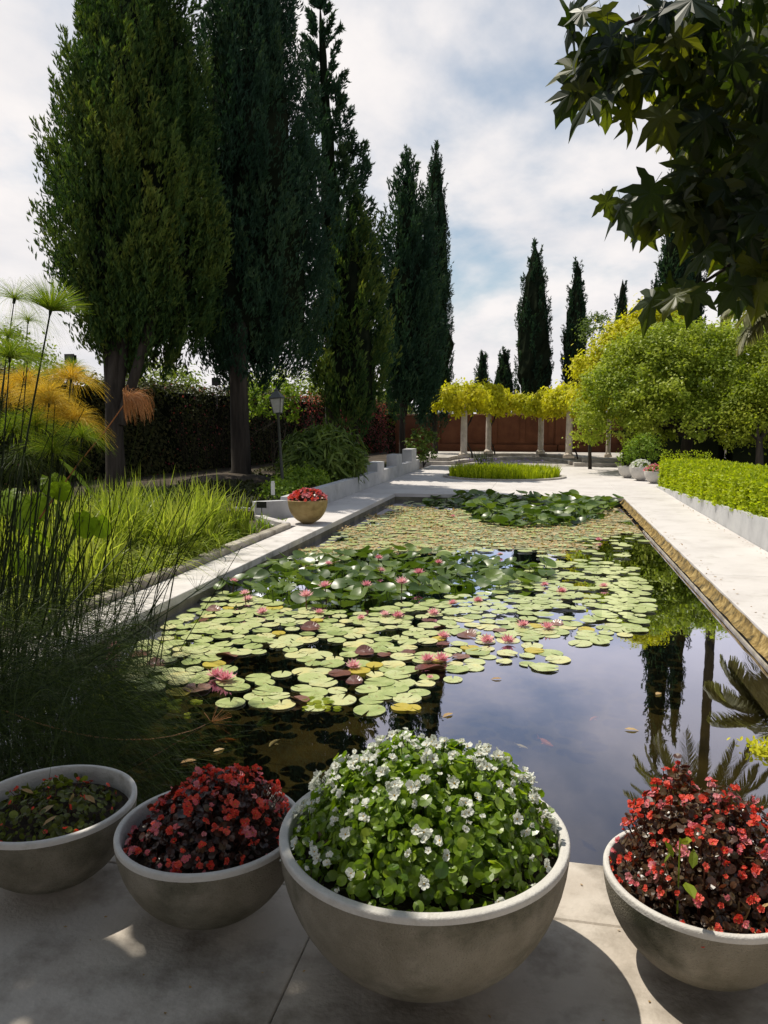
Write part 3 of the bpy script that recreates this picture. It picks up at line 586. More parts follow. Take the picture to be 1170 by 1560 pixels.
# right clipped hedge
hr = tag(empty('clipped_hedge', (3.2, 14, 0)), 'bright lime clipped box hedge on top of the sloping wall on the right', 'hedge'); org = np.array(hr.location)
n = 52000; yy = 6+15.3*U(0, 1, n)**1.35; zb = np.interp(yy, [6, 21.2], [.58, .03]); zt = np.interp(yy, [6, 21.2], [.98, .66])
u = U(0, 1, n); hh = zt-zb; dep = 1.25
front = u < .5; end = (u > .97); top = ~front & ~end
lum = .03*np.sin(yy*5.3)+.03*np.sin(yy*11+1)
x = np.where(front, 3.02+.035*rng.normal(size=n)+lum-.03*np.sin(zb*9+zt*7), 3.0+dep*U(0, 1, n)); z = np.where(front, zb+hh*U(-.06, 1, n), zt+lum+.025*rng.normal(size=n)); z = np.where(end, zb+hh*U(0, 1, n), z)
yy = np.where(end, 21.25+.04*rng.normal(size=n), yy)
nr = np.where(front[:, None], [-1, 0, .25], np.where(end[:, None], [0, 1, .2], [0, 0, 1.0]))
P = np.stack([x, yy, z], 1)
mb = MB(); leaves(mb, P-org, nr, .055, QUAD, 1.0, -.3, tint=np.clip(U(0, 1, n)*.8+.2*np.sin(yy*7)*np.sin(z*15), 0, 1)); obj('foliage', mb, M['hedge'], hr)
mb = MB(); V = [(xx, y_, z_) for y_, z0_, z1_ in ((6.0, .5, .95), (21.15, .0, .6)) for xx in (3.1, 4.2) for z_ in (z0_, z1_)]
mb.add(np.array(V)-org, [[0, 1, 3, 2], [4, 6, 7, 5], [0, 4, 5, 1], [2, 3, 7, 6], [1, 5, 7, 3]]); obj('branches', mb, M['cypcore'], hr)  # near-black box painting the dark inside the hedge, not real twigs

# ------------------------------------------------------------------ far end: steps, rust wall, pergola
def ring_pts(rx, ry, cx_, cy_, n=24): return [(cx_+rx*math.cos(t), cy_+ry*math.sin(t)) for t in np.linspace(math.pi, 0, n)]
st = tag(empty('curved_steps', (-1.15, 32, 0)), 'two shallow stone steps curving round below the pergola columns', 'steps')
def ushape(name, inner, zl, z, yfront, outx=(-5.4, 7.5), back=37.6):
    n = len(inner); V = []; ring = [(inner[0][0], yfront)]+inner+[(inner[-1][0], yfront)]
    outr = [(outx[0], yfront)]+[(outx[0] if p[0] < -1.15-1.2 else (outx[1] if p[0] > -1.15+1.2 else p[0]), back) for p in inner]+[(outx[1], yfront)]
    k = len(ring); mb = MB()
    V = [(x+1.15, y-32, z) for x, y in ring]+[(x+1.15, y-32, z) for x, y in outr]+[(x+1.15, y-32, zl) for x, y in ring]+[(x+1.15, y-32, zl) for x, y in outr]
    f = [[i, i+1, k+i+1, k+i] for i in range(k-1)]+[[i+1, i, 2*k+i, 2*k+i+1] for i in range(k-1)]+[[0, k, 3*k, 2*k], [k-1, 2*k-1, 4*k-1, 3*k-1]]
    mb.add(V, f); return obj(name, mb, M['step'], st)
ushape('step', ring_pts(2.3, 4.6, -1.15, 30.5), -.1, .14, 30.5); ushape('step', ring_pts(2.62, 4.95, -1.15, 30.95), .14, .285, 30.95)
mb = MB(); mb.box(-3.6, 1.2, 30.46, 36, -.11, .004); tag(obj('sunken_floor', mb, M['step']), kind='structure')

rwall = tag(empty('garden_wall', (-1, 38, 0)), 'rust red rendered wall with pilasters closing the far end behind the pergola', 'wall'); 
WP = [(-7.4, 39.5), (-5.2, 38.6), (-2.4, 38.2), (.6, 38.2), (3.6, 38.8), (8, 40.5)]
for (a, b), (c, d) in zip(WP[:-1], WP[1:]):
    L_ = math.hypot(c-a, d-b); o_ = MB(); o_.box(-L_/2, L_/2, -.12, .12, -.1, 2.05); obj('panel', o_, M['red'], rwall, loc=((a+c)/2+1, (b+d)/2-38, 0), rot=(0, 0, math.atan2(d-b, c-a)))
    o_ = MB(); o_.box(-L_/2-.05, L_/2+.05, -.17, .17, 2.05, 2.12); obj('coping', o_, M['redcap'], rwall, loc=((a+c)/2+1, (b+d)/2-38, 0), rot=(0, 0, math.atan2(d-b, c-a)))
    for q in np.arange(0, L_, 1.35):
        o_ = MB(); o_.box(-.12, .12, -.17, .1, -.1, 2.04); t_ = q/L_; obj('pilaster', o_, M['redcap'] if False else M['red'], rwall, loc=(a+(c-a)*t_+1, b+(d-b)*t_-38, 0), rot=(0, 0, math.atan2(d-b, c-a)))
    o_ = MB(); o_.box(-L_/2, L_/2, -.30, -.121, -.1, .62); obj('plinth', o_, M['step'] if False else M['red'], rwall, loc=((a+c)/2+1, (b+d)/2-38, 0), rot=(0, 0, math.atan2(d-b, c-a)))

pg = tag(empty('pergola', (-1.15, 33, .285)), 'stone column pergola carrying bright yellow wisteria at far end', 'pergola')
cols = [(-3.22, 31.55, .135), (.96, 31.55, .135), (-2.48, 35.2, .125), (-.16, 35.4, .125), (2.55, 32.6, .09)]
for x, y, r_ in cols:
    mb = MB(); mb.box(-r_*1.6, r_*1.6, -r_*1.6, r_*1.6, 0, .09); mb.lathe([(r_*1.45, .09), (r_*1.5, .13), (r_*1.2, .17), (r_, .2), (r_*1.0, .9), (r_*.92, 2.05), (r_*1.15, 2.08), (r_*1.2, 2.14)], 20); mb.box(-r_*1.5, r_*1.5, -r_*1.5, r_*1.5, 2.14, 2.24)
    obj('column', mb, M['column'], pg, smooth=False, loc=(x+1.15, y-33, 0))
def beam(a, b, z, wd=.07, hh=.16):
    L_ = math.hypot(b[0]-a[0], b[1]-a[1]); mb = MB(); mb.box(-L_/2, L_/2, -wd, wd, 0, hh); obj('beam', mb, M['timber'], pg, loc=((a[0]+b[0])/2+1.15, (a[1]+b[1])/2-33, z), rot=(0, 0, math.atan2(b[1]-a[1], b[0]-a[0])))
for a, b in (((-3.4, 31.2), (-2.3, 35.6)), ((-2.8, 35.3), (.2, 35.3)), ((.1, 35.7), (1.1, 31.2)), ((.9, 31.5), (2.8, 32.7))): beam(a, b, 2.25)
for t_ in np.linspace(0, 1, 9):
    a = (-3.5+t_*4.9, 31.1+4.2*math.sin(t_*math.pi)-.5); b = (a[0]+.0, a[1]+1.9); beam(a, b, 2.42+.001*t_, .035, .1)
# wisteria
bl = []
for x, y in ((-3.7, 31.3), (-3.0, 31.6), (-2.9, 32.8), (-2.5, 34), (-1.8, 35), (-.9, 35.2), (-.3, 34.6), (.3, 33.4), (.8, 32.2), (1.3, 31.4), (1.9, 31.6), (2.6, 32), (-3.4, 32.2), (-2.2, 35.4), (.2, 34)): bl.append((x, y, 2.55+U(-.2, .3), .8, .8, U(.35, .55)))
for x, y, z in ((-3.55, 31.3, 2.3), (-2.2, 35, 2.4), (.35, 34, 2.3), (.75, 32.3, 2.15), (1.45, 31.4, 2.1), (-1.2, 35, 2.5), (-3.05, 31.7, 2.45), (.0, 34.9, 2.35)): bl.append((x, y, z, .42, .5, .4))
wi = tag(empty('wisteria', (-3.2, 31.9, .2)), 'sunlit yellow green wisteria draped over the column pergola', 'climbing plant'); org = np.array(wi.location)
P, nr, idx = clumped(bl, 700, 40, .12); mb = MB(); leaves(mb, P-org, nr, .16, LEAF, .3, .8, np.clip(U(0, 1, 760)[idx]*.6+U(0, .5, len(P)), 0, 1)); obj('foliage', mb, M['wist'], wi)
for x, y in ((-3.05, 31.8), (-2.35, 35.35), (1.15, 31.7)):
    mb = MB(); tt = np.linspace(0, 1, 16); mb.tube(np.stack([x+.16*np.cos(tt*9)-org[0], y+.16*np.sin(tt*9)-org[1], tt*2.6+.05], 1), .035, 6); obj('vine_stem', mb, M['bark'], wi, smooth=True)

# water spout stone beside the round bed
mb = MB(); q = rdir(60); 
mb.lathe([(.01, -.02), (.26, 0), (.30, .10), (.22, .17), (.05, .20), (.001, .2)], 10, wob=.12); tag(obj('stone_block', mb, M['curb'], loc=(-.95, 28.2, 0)), 'small low rough stone on the plaza behind the round iris bed', 'stone')

# round iris bed with stone edging ring
bed = (-1.22, 24.35); RB = 1.86
mb = MB(); mb.lathe([(RB+.05, -.02), (RB+.05, .05), (RB-.08, .05), (RB-.08, -.02)], 64, (bed[0], bed[1], 0)); tag(obj('bed_edging', mb, M['step']), 'thin round stone edging of the iris bed on the far plaza', 'edging')
mb = MB(); mb.lathe([(RB-.085, .02), (.01, .03)], 48, (bed[0], bed[1], 0)); tag(obj('round_bed_soil', mb, M['soil']), kind='structure')
def blades(mb, base, h, wdt, lean, tint, droop=.5, k=6):
    n = len(base); az = U(0, 2*np.pi, n); d = np.stack([np.cos(az), np.sin(az), 0*az], 1); t = np.linspace(0, 1, k)
    P = base[:, None]+np.array([0, 0, 1.0])*(h[:, None]*(t-droop*lean[:, None]*t**2.6))[..., None]+d[:, None]*(h*lean)[:, None, None]*(t**1.8)[None, :, None]
    W = wdt[:, None]*np.array([.8, 1, 1, .85, .5, .05][:k] if k == 6 else np.linspace(1, .05, k))[None]
    s_ = U(0, 2*np.pi, n); mb.ribbons(P, W, np.stack([np.cos(s_), np.sin(s_), 0*s_], 1), tint)
n = 3400; a = U(0, 2*np.pi, n); r_ = (RB-.16)*np.sqrt(U(0, 1, n)); base = np.stack([bed[0]+r_*np.cos(a), bed[1]+r_*np.sin(a), np.full(n, .02)], 1)
mb = MB(); blades(mb, base, U(.22, .44, n), U(.012, .02, n), U(.05, .45, n), U(0, 1, n)); tag(obj('iris_leaves', mb, M['hedge']), 'bright lime iris leaves massed in the round bed on the plaza', 'plants', kind='stuff')
n = 120; a = U(0, 2*np.pi, n); r_ = 1.5*np.sqrt(U(0, 1, n)); base = np.stack([bed[0]+r_*np.cos(a)-.3, bed[1]+.5+r_*np.sin(a)*.8, U(.4, .5, n)], 1)
M['violet'] = leafmat('violet_petal', [(.16, .10, .35), (.30, .22, .5)], .3, .5, tcol=(1, .9, 1.1))
mb = MB(); leaves(mb, base, np.tile([[0, -.5, 1.0]], (n, 1)), .05); tag(obj('iris_flowers', mb, M['violet']), 'scattered small violet iris flowers over the round bed', 'flowers', kind='stuff')
p = gr(730, 722); n = 60; base = np.stack([U(-.25, .25, n)-2.0, U(-.25, .25, n)+26.6, 0*U(0, 1, n)], 1); mb = MB(); blades(mb, base, U(.5, .95, n), U(.008, .014, n), U(.05, .4, n), U(0, .7, n)); tag(obj('reed_tuft', mb, M['reed']), 'thin tuft of reeds standing behind the left of the round iris bed', 'plant')

# hill beyond
mb = MB(); nx = 60; xs = np.linspace(-300, 400, nx); hz = 14+20*np.exp(-((xs-75)/60)**2)+6*np.sin(xs*.03)
V = [(x, 620, -1) for x in xs]+[(x, 660, h_) for x, h_ in zip(xs, hz)]; mb.add(V, [[i, i+1, nx+i+1, nx+i] for i in range(nx-1)]); tag(obj('hills', mb, M['hill'], smooth=True), kind='structure')

# ------------------------------------------------------------------ left beds planting
def shrub(name, label, c, r_, n, lsz, mat, cat='shrub', tmpl=QUAD, hang=.2, csz=.08, group=None):
    root = tag(empty(name, (c[0], c[1], c[3] if len(c) > 3 else .1)), label, cat, group); org = np.array(root.location)
    P, nr, idx = clumped([(c[0], c[1], c[2], *r_)], max(8, n//24), 24, csz); mb = MB(); leaves(mb, P-org, nr, lsz, tmpl, .5, hang); obj('foliage', mb, mat, root)
    mb = MB()
    for k in range(5): limb(mb, [0, 0, -.05], (P[k*9]-org)*.85, .018, .006, .05, 5, 5)
    obj('stems', mb, M['bark'], root); return root
NARROW = (np.array([(0, 0, 0), (.07, .3, .03), (.06, .7, -.03), (0, 1, -.22), (-.06, .7, -.03), (-.07, .3, .03)]), [[[0, 1, 4, 5]], [[1, 2, 4], [2, 3, 4]]])
p = at(530, 715, 18.5); shrub('leafy_bush', 'broad dark bush with long arching strap leaves behind the low wall', (p[0]-.65, 18.6, .8), (.95, 1.3, .75), 5200, .34, M['bush'], tmpl=NARROW, hang=.9)
p = at(505, 700, 19.5); shrub('leafy_bush', 'smaller arching bush at the left of the broad strap-leaved one', (p[0]-.5, 19.6, .7), (.8, .9, .65), 2600, .30, M['bush'], tmpl=NARROW, hang=.9)
p = gr(480, 745, .14); shrub('ground_shrub', 'sunlit light green low shrub below the strap-leaved bush beside the low wall', (p[0]-.1, 16.6, .30), (.62, .75, .30), 2800, .075, M['cover'])
p = gr(428, 765, .14); shrub('ground_shrub', 'low bright green fine-leaved mound at the foot of the lantern post', (p[0], 14.2, .24), (.42, .5, .25), 2000, .07, M['cover'])
p = at(648, 688, 28); shrub('pale_shrub', 'loose twiggy shrub with pale leaves at the foot of the rust red wall', (p[0]-.1, 28.2, .75), (.65, .6, .7), 900, .13, M['bush'])
p = at(425, 590, 23); shrub('tall_shrub', 'sunlit shrub reaching over the hedge beside the lantern head', (p[0]-.4, 23.5, 2.3), (1.0, .5, .8), 1300, .12, M['cover'])
n = 26000; yy = U(12.9, 27, n); xx = -4.75-U(0, 1, n)**1.4*4.0; zz = .15+U(0, .10, n)+.05*np.sin(xx*4)*np.sin(yy*3)
k_ = (np.sin(xx*2.1+yy)+np.sin(yy*1.3-xx)) > -.9; P = np.stack([xx, yy, zz], 1)[k_]
mb = MB(); leaves(mb, P, np.tile([[0, 0, 1.0]], (len(P), 1)), .085); tag(obj('ground_cover', mb, M['ivy']), 'dark low ivy ground cover in the bed under the cypresses', 'ground cover', kind='stuff')
mb = MB(); q = np.linspace(0, np.pi/2, 7); mb.lathe([(1.3*math.cos(a)+.01, .26*math.sin(a)**1.2) for a in q], 26, (-8.0, 18.6, .12), wob=.1); tag(obj('earth_mound', mb, M['earth'], smooth=True), kind='structure')

# iris / sword grass bed
def clumps(n_, xr, yr, per, h, wd, lean, mat, label, z=-.02, density=None, ln=.5):
    cx__ = U(*xr, n_); cy__ = U(*yr, n_)
    idx = np.repeat(np.arange(n_), per); n = len(idx)
    hs = U(.7, 1.2, n_)[idx]*U(*h, n)
    base = np.stack([cx__[idx]+rng.normal(0, .05, n), cy__[idx]+rng.normal(0, .05, n), np.full(n, z)], 1)
    mb = MB(); blades(mb, base, hs, U(*wd, n), np.clip(rng.normal(lean, .22, n), .02, 1.1), np.clip(U(0, .8, n)+U(-.1, .3, n_)[idx], 0, 1), droop=ln)
    return tag(obj('sword_grass', mb, M[mat]), label, 'grass', kind='stuff')
clumps(150, (-6.6, -4.25), (5.6, 10.6), 34, (.55, 1.0), (.007, .015), .34, 'iris', 'tall sunlit sword leaved irises filling the bed left of the pond')
clumps(60, (-4.75, -4.12), (5.0, 9.2), 26, (.4, .7), (.006, .012), .8, 'iris', 'arching grassy leaves spilling over the curb onto the left coping', ln=.9)
clumps(130, (-6.9, -4.2), (9.6, 12.3), 22, (.12, .28), (.006, .012), .5, 'cover', 'low tufty grass in the far corner of the iris bed')
clumps(120, (-7.5, -5.8), (8.0, 12.2), 26, (.55, .85), (.006, .011), .3, 'reed', 'shaded sword leaved irises at the back of the bed')  # same irises in a darker tone, their shade put into the colour

# street lantern
lp = gr(432, 757, .14); ln_ = tag(empty('street_lantern', (lp[0], lp[1], .14)), 'dark green lamp post with four-sided lantern standing before the hedge', 'street lamp'); ln_.rotation_euler = (0, -.055, 0)
mb = MB(); mb.lathe([(.075, -.05), (.075, .12), (.05, .16), (.04, .3), (.034, 1.0), (.03, 1.72), (.045, 1.74), (.045, 1.78), (.02, 1.80)], 14); obj('pole', mb, M['metal'], ln_, smooth=True)
hd = MB()
for sx, sy in ((1, 1), (1, -1), (-1, 1), (-1, -1)): hd.tube([(sx*.085, sy*.085, 1.80), (sx*.135, sy*.135, 2.10)], .009, 5)
hd.box(-.09, .09, -.09, .09, 1.785, 1.80); hd.box(-.15, .15, -.15, .15, 2.10, 2.115); obj('lantern_frame', hd, M['metal'], ln_)
ln_.scale = (.86, .86, .97)
mb = MB(); V = [(-.16, -.16, 2.116), (.16, -.16, 2.116), (.16, .16, 2.116), (-.16, .16, 2.116), (-.04, -.04, 2.26), (.04, -.04, 2.26), (.04, .04, 2.26), (-.04, .04, 2.26)]
mb.add(V, [[0, 1, 5, 4], [1, 2, 6, 5], [2, 3, 7, 6], [3, 0, 4, 7], [4, 5, 6, 7]]); mb.lathe([(.05, 2.26), (.05, 2.29), (.015, 2.31), (.012, 2.35), (.001, 2.37)], 10); obj('lantern_roof', mb, M['metal'], ln_)
for k in range(4):
    mb = MB(); mb.add([(-.076, -.080, 1.805), (.076, -.080, 1.805), (.122, -.128, 2.095), (-.122, -.128, 2.095)], [[0, 1, 2, 3]]); obj('pane', mb, M['lampglass'], ln_, rot=(0, 0, k*math.pi/2))

# flood lights on posts above the hedge
for x, y, Y, lb in ((108, 545, 16, 'black round spotlight poking above the hedge left of the multi-stemmed cypress'), (330, 580, 20.8, 'small black box floodlight above the hedge between two cypress trunks')):
    p = at(x, y, Y); t_ = tag(empty('floodlight', (p[0], Y, p[2]-.5)), lb, 'light')
    mb = MB(); mb.tube([(0, 0, -.3), (0, 0, .42)], .014, 6); obj('post', mb, M['black'], t_)
    mb = MB(); mb.box(-.10, .10, -.05, .07, .38, .56); mb.box(-.12, .12, -.07, -.045, .36, .58); obj('housing', mb, M['black'], t_)
# plant markers
p = gr(399, 793, 0); t_ = tag(empty('plant_marker', (p[0], p[1], -.02)), 'small black plant label on a thin stake in the iris bed corner', 'sign')
mb = MB(); mb.tube([(0, 0, 0), (0, 0, .30)], .008, 6); obj('stake', mb, M['black'], t_); mb = MB(); mb.box(-.09, .09, -.012, 0, .24, .35); obj('plate', mb, M['black'], t_)
p = gr(397, 780, .14); t_ = tag(empty('plant_marker', (p[0], 13.2, .14)), 'upright white tag on a tall thin stake beside the low bright green mound', 'sign')
mb = MB(); mb.tube([(0, 0, 0), (0, 0, .26)], .008, 6); obj('stake', mb, M['black'], t_); mb = MB(); mb.box(-.035, .035, -.01, 0, .24, .46); mb.box(-.03, .03, -.01, 0, .46, .49); obj('plate', mb, M['white'], t_)
p = gr(378, 778, .1); mb = MB(); mb.box(-.26, .26, -.14, .14, -.1, .16); tag(obj('stone_block', mb, M['lowwall'], loc=(p[0], p[1], 0)), 'low pale block at the corner behind the plant markers', 'stone')

# ------------------------------------------------------------------ planter bowls
def bowl(name, label, c, Rr, h, mats, group=None, seg=96, soilz=None):
    t = np.linspace(0, np.pi/2, 18); prof = [(.001, 0), (Rr*.28, 0)]
    prof += [(max(Rr*math.sin(a)**.92, Rr*.28), h-h*math.cos(a)**1.0) for a in t if Rr*math.sin(a) > Rr*.30][:-1]
    prof += [(Rr, h-.018)]
    th_ = Rr*.066; mb = MB(); mb.lathe(prof, seg, wob=.002)
    root = tag(obj(name, mb, mats[0], smooth=True, loc=(c[0], c[1], .002)), label, 'planter', group)
    rp = [(Rr, h-.02), (Rr*1.0, h-.012), (Rr, h-.006), (Rr-.0015, h-.002), (Rr-.005, h), (Rr-.009, h+.0003), (Rr-th_+.009, h+.0003), (Rr-th_+.005, h), (Rr-th_+.0015, h-.002), (Rr-th_, h-.008), (Rr-th_-.004, h-.03), (Rr-th_*1.3, h*.6)]
    mb = MB(); mb.lathe(rp, seg, wob=.002); obj('rim', mb, mats[1], root, smooth=True)
    sz = soilz or h-.06; mb = MB(); k = 20
    rs = np.linspace(Rr-th_-.006, .001, 9); mb.lathe([(r, sz+.012*math.sin(i*2.3)) for i, r in enumerate(rs)], 40); obj('soil', mb, M['soil'], root, smooth=True)
    return root
BW = [((-1.735, 2.369), .299, .308), ((-1.088, 2.315), .312, .32), ((-.335, 2.20), .437, .452), ((.512, 2.368), .300, .308)]
g_ = 'concrete bowls along the near edge of the pond'
bowl('planter_bowl', 'leftmost concrete bowl with sparse green plants, rim cut by frame', *[BW[0][0], BW[0][1], BW[0][2]], (M['bowl'], M['rim']), g_, soilz=.24)
bowl('planter_bowl', 'shaded concrete bowl with red begonias, second from left', BW[1][0], BW[1][1], BW[1][2], (M['bowl'], M['rim']), g_)
bowl('planter_bowl', 'largest concrete bowl, front centre, full of white begonias', BW[2][0], BW[2][1], BW[2][2], (M['bowl'], M['rim']), g_)
bowl('planter_bowl', 'sunlit concrete bowl at right edge filled with red and pink begonias', BW[3][0], BW[3][1], BW[3][2], (M['bowl'], M['rim']), g_)
B5 = (-3.86, 12.3); bowl('planter_bowl', 'ochre bowl with pinkish red flowers on the left path by the low wall', B5, .335, .40, (M['goldbowl'], M['goldbowl']))
g2 = 'pale bowls in a row at the far end of the clipped hedge'
FB = [((2.52, 24.6), .30, .36, 'farthest pale bowl left of the clipped hedge, with a green bush'), ((2.78, 23.5), .33, .40, 'middle pale bowl by the end of the hedge, white flowers'), ((3.02, 22.5), .28, .34, 'nearest of three pale bowls, half behind the hedge end, pink flowers')]
for c, r_, h, lb in FB: bowl('planter_bowl', lb, c, r_, h, (M['rim'], M['rim']), g2, seg=40)

# leaf and flower templates (shared)
def begleaf(n=10, cup=.25):
    a = np.linspace(0, 2*np.pi, n, endpoint=False); r = .5*(1+.12*np.cos(a)); x = r*np.sin(a)*.85; y = .5-r*np.cos(a)
    z = cup*((x**2)+(y-.5)**2)-.12*np.exp(-(x/.1)**2)*.3
    V = np.concatenate([np.stack([x, y, z], 1), [[0, .5, -.03]]]); return (V, [[[i, (i+1) % n, n] for i in range(n)]])
BL = [begleaf(10, .35), begleaf(10, -.3), begleaf(10, .7)]
def flower_t(kind):
    V, Fc = [], []
    sp = [(0, .5, .42), (math.pi, .5, .42), (math.pi/2, .36, .2), (-math.pi/2, .36, .2)] if kind == 0 else [(k*1.257+.2, .45, .26) for k in range(5)]
    for a, l, w_ in sp:
        b = len(V); c_, s_ = math.cos(a), math.sin(a)
        for (u, v, z) in ((0, 0, 0), (l*.45, w_*.85, .16), (l*.9, w_*.6, .30), (l*1.05, 0, .20), (l*.9, -w_*.6, .26), (l*.45, -w_*.85, .12)):
            V.append((u*c_-v*s_, u*s_+v*c_, z))
        Fc += [[b, b+1, b+2, b+3], [b, b+3, b+4, b+5]]
    return (np.array(V), [Fc])
FT = [flower_t(0), flower_t(1)]
YC = (np.array([(.07*math.cos(a), .07*math.sin(a), .05) for a in np.arange(6)*1.047]+[(0, 0, .16)]), [[[i, (i+1) % 6, 6] for i in range(6)]])
def begmesh(tm, mat, yc=False, cluster=1):
    mb = MB()
    for k in range(cluster):
        if k == 0: rot = np.eye(3)[None]; pos = np.zeros((1, 3)); sc_ = 1.0
        else:
            rot = frame(rdir(1), unit(rdir(1)*.9+[0, 0, .5])); pos = (rdir(1)*[.42, .42, .18]); sc_ = U(.45, .85)
        mb.scatter(tm, pos, rot, np.array([sc_]), U(0, 1), 0)
        if yc: mb.scatter(YC, pos, rot, np.array([sc_*1.1]), .5, 1)
    return mb.mesh('petals', [mat, M['stamen']], False)
def begonias(label, c, z0, rad, ht, nleaf, nstuff, nfl, lsz, fsz, lmat, fmats, stemmat, bump=.12, cat='flowering plants', shape=None, leafz=1.0, flup=.015, fbias=None, name='begonia_plants', cluster=1):
    root = tag(empty(name, (c[0], c[1], z0)), label, cat)
    lm = [begmesh(t_, lmat) for t_ in BL]
    def surf(n, lo=0):
        th = U(0, 2*np.pi, n); rr = np.sqrt(U(lo, 1, n)); hgt = ht*np.clip(1-rr**2.4, 0, 1)**.62
        f = 1+bump*np.sin(3*th+1)*rr+bump*.7*np.sin(5*th+rr*7)
        if shape is not None: hgt = hgt*shape(rr*np.cos(th), rr*np.sin(th))
        P = np.stack([rr*rad*np.cos(th), rr*rad*np.sin(th), hgt*f], 1)
        nr = unit(np.stack([np.cos(th)*rr**1.5*1.3, np.sin(th)*rr**1.5*1.3, np.full(n, .8)], 1)); return P, nr
    P, nr = surf(nleaf); P = P*(1+np.where((U(0, 1, nleaf) < .15) & (P[:, 2] > ht*.4), U(0, .09, nleaf), -U(0, .14, nleaf)))[:, None]; n2_ = unit(nr+rng.normal(0, .38, P.shape)); d = unit(np.cross(n2_, rdir(nleaf))+nr*.25); Fm = frame(d, n2_)
    for i in range(nleaf):
        o_ = link('leaf', lm[i % 3], root); placed(o_, P[i], Fm[i], lsz*U(.5, 1.45))
    mb = MB()
    for k in range(3):
        n = nstuff//3; P, nr = surf(n); P *= (1-U(.0, 1, n)**1.6*.45)[:, None]; n2_ = unit(nr+rng.normal(0, .5, P.shape)); d = unit(np.cross(n2_, rdir(n)))
        mb.scatter(BL[k], P, frame(d, n2_), lsz*U(.4, 1.1, n), U(0, 1, n))
    tag(obj('inner_leaves', mb, lmat, root), kind='stuff')
    fm = [begmesh(FT[k], mt, True, cluster) for mt in fmats for k in (0, 1) for _ in (0, 1)]
    P, nr = surf(nfl)
    if fbias is not None:
        P2, nr2 = surf(nfl*4); kk = U(0, 1, nfl*4) < fbias(P2[:, 0]/rad, P2[:, 1]/rad); P2 = P2[kk][:nfl]; nr2 = nr2[kk][:nfl]; P, nr = P2, nr2; 
    P = P+nr*U(.2, 1.6, len(P))[:, None]*flup
    st_ = MB()
    tcam = unit(np.array([-c[0], -c[1], 1.3]))
    for i in range(len(P)):
        q = unit(nr[i]+rng.normal(0, .55, 3)+tcam*.35); Fm = frame(unit(np.cross(q, rdir(1)[0])), q)
        o_ = link('flower', fm[rng.integers(len(fm))], root); placed(o_, P[i], Fm, fsz*U(.5, 1.3))
    n = min(len(P), 300); S = P[:n]; k = np.linspace(0, 1, 4); b = S*[.55, .55, 0]; PP = b[:, None]+(S-b)[:, None]*k[None, :, None]
    st_.ribbons(PP, np.full((n, 4), .0016), np.tile([[1.0, 0, 0]], (n, 1))); st_.ribbons(PP, np.full((n, 4), .0016), np.tile([[0, 1.0, 0]], (n, 1)))
    tag(obj('stems', st_, stemmat, root), kind='stuff')
    return root
begonias('dense dome of white begonias with glossy green leaves in the largest bowl', BW[2][0], .385, .405, .285, 300, 5200, 300, .035, .029, M['bleaf'], [M['bwhite']], M['stemgreen'], .11, cluster=3, fbias=lambda x, y: .55+.35*y-.1*x)
def sh2(x, y): return 1+.35*x+.15*y
begonias('red begonias with dark bronze leaves in the shaded second bowl', BW[1][0], .25, .27, .20, 300, 2200, 300, .027, .024, M['bleafr'], [M['bred'], M['bred'], M['bpink']], M['stemred'], .15, shape=sh2, cluster=3, fbias=lambda x, y: .5+.3*x+.15*y)
begonias('tall red and pink begonias crowding the bowl at the right edge', BW[3][0], .235, .272, .315, 300, 3200, 300, .025, .0235, M['bleafr'], [M['bred'], M['bred'], M['bpink']], M['stemred'], .18, shape=lambda x, y: .95+.22*y-.12*x, cluster=3)
# sparse plants in the left bowl
begonias('sparse green bedding plants with a few orange red flowers in the leftmost bowl', BW[0][0], .235, .26, .08, 240, 500, 26, .024, .020, M['bleafd'], [M['bred']], M['stemred'], .25)
begonias('mound of pinkish red begonias in the ochre bowl', B5, .385, .31, .17, 60, 500, 260, .05, .055, M['bleafr'], [M['bpink'], M['bred']], M['stemred'], .05)
begonias('white flowers heaped in the middle pale bowl by the hedge end', FB[1][0], .36, .30, .22, 30, 160, 120, .06, .075, M['bleaf'], [M['bwhite']], M['stemgreen'], .05)
begonias('pink flowers in the nearest pale bowl at the hedge end', FB[2][0], .30, .26, .20, 30, 160, 90, .06, .075, M['bleaf'], [M['bpink']], M['stemgreen'], .05)
shrub('rose_bush', 'rounded pale green rose bush with a few orange blooms behind the pale bowls', (2.95, 24.6, .88, .3), (.55, .5, .42), 1500, .075, M['cover'])
shrub('bowl_shrub', 'small leafy bush growing in the farthest pale bowl', (2.50, 24.6, .58, .3), (.26, .26, .24), 420, .065, M['cover'])
# a stray bright sprig in the right bowl
mb = MB(); base = np.array([[.42, 2.15, .30]]); P = np.array([[.40, 2.18, .50], [.42, 2.16, .53], [.38, 2.15, .47], [.43, 2.14, .45], [.36, 2.17, .44], [.41, 2.12, .42]])
leaves(mb, P-[.4, 2.16, .3], np.tile([[0, -.5, 1.0]], (6, 1)), .055, LEAF); mb.tube([(0, 0, 0), (0, .01, .22)], .0025, 5); tag(obj('weed_sprig', mb, M['lime'], loc=(.4, 2.16, .3)), 'light green self-sown sprig among the red begonias at right', 'plant')
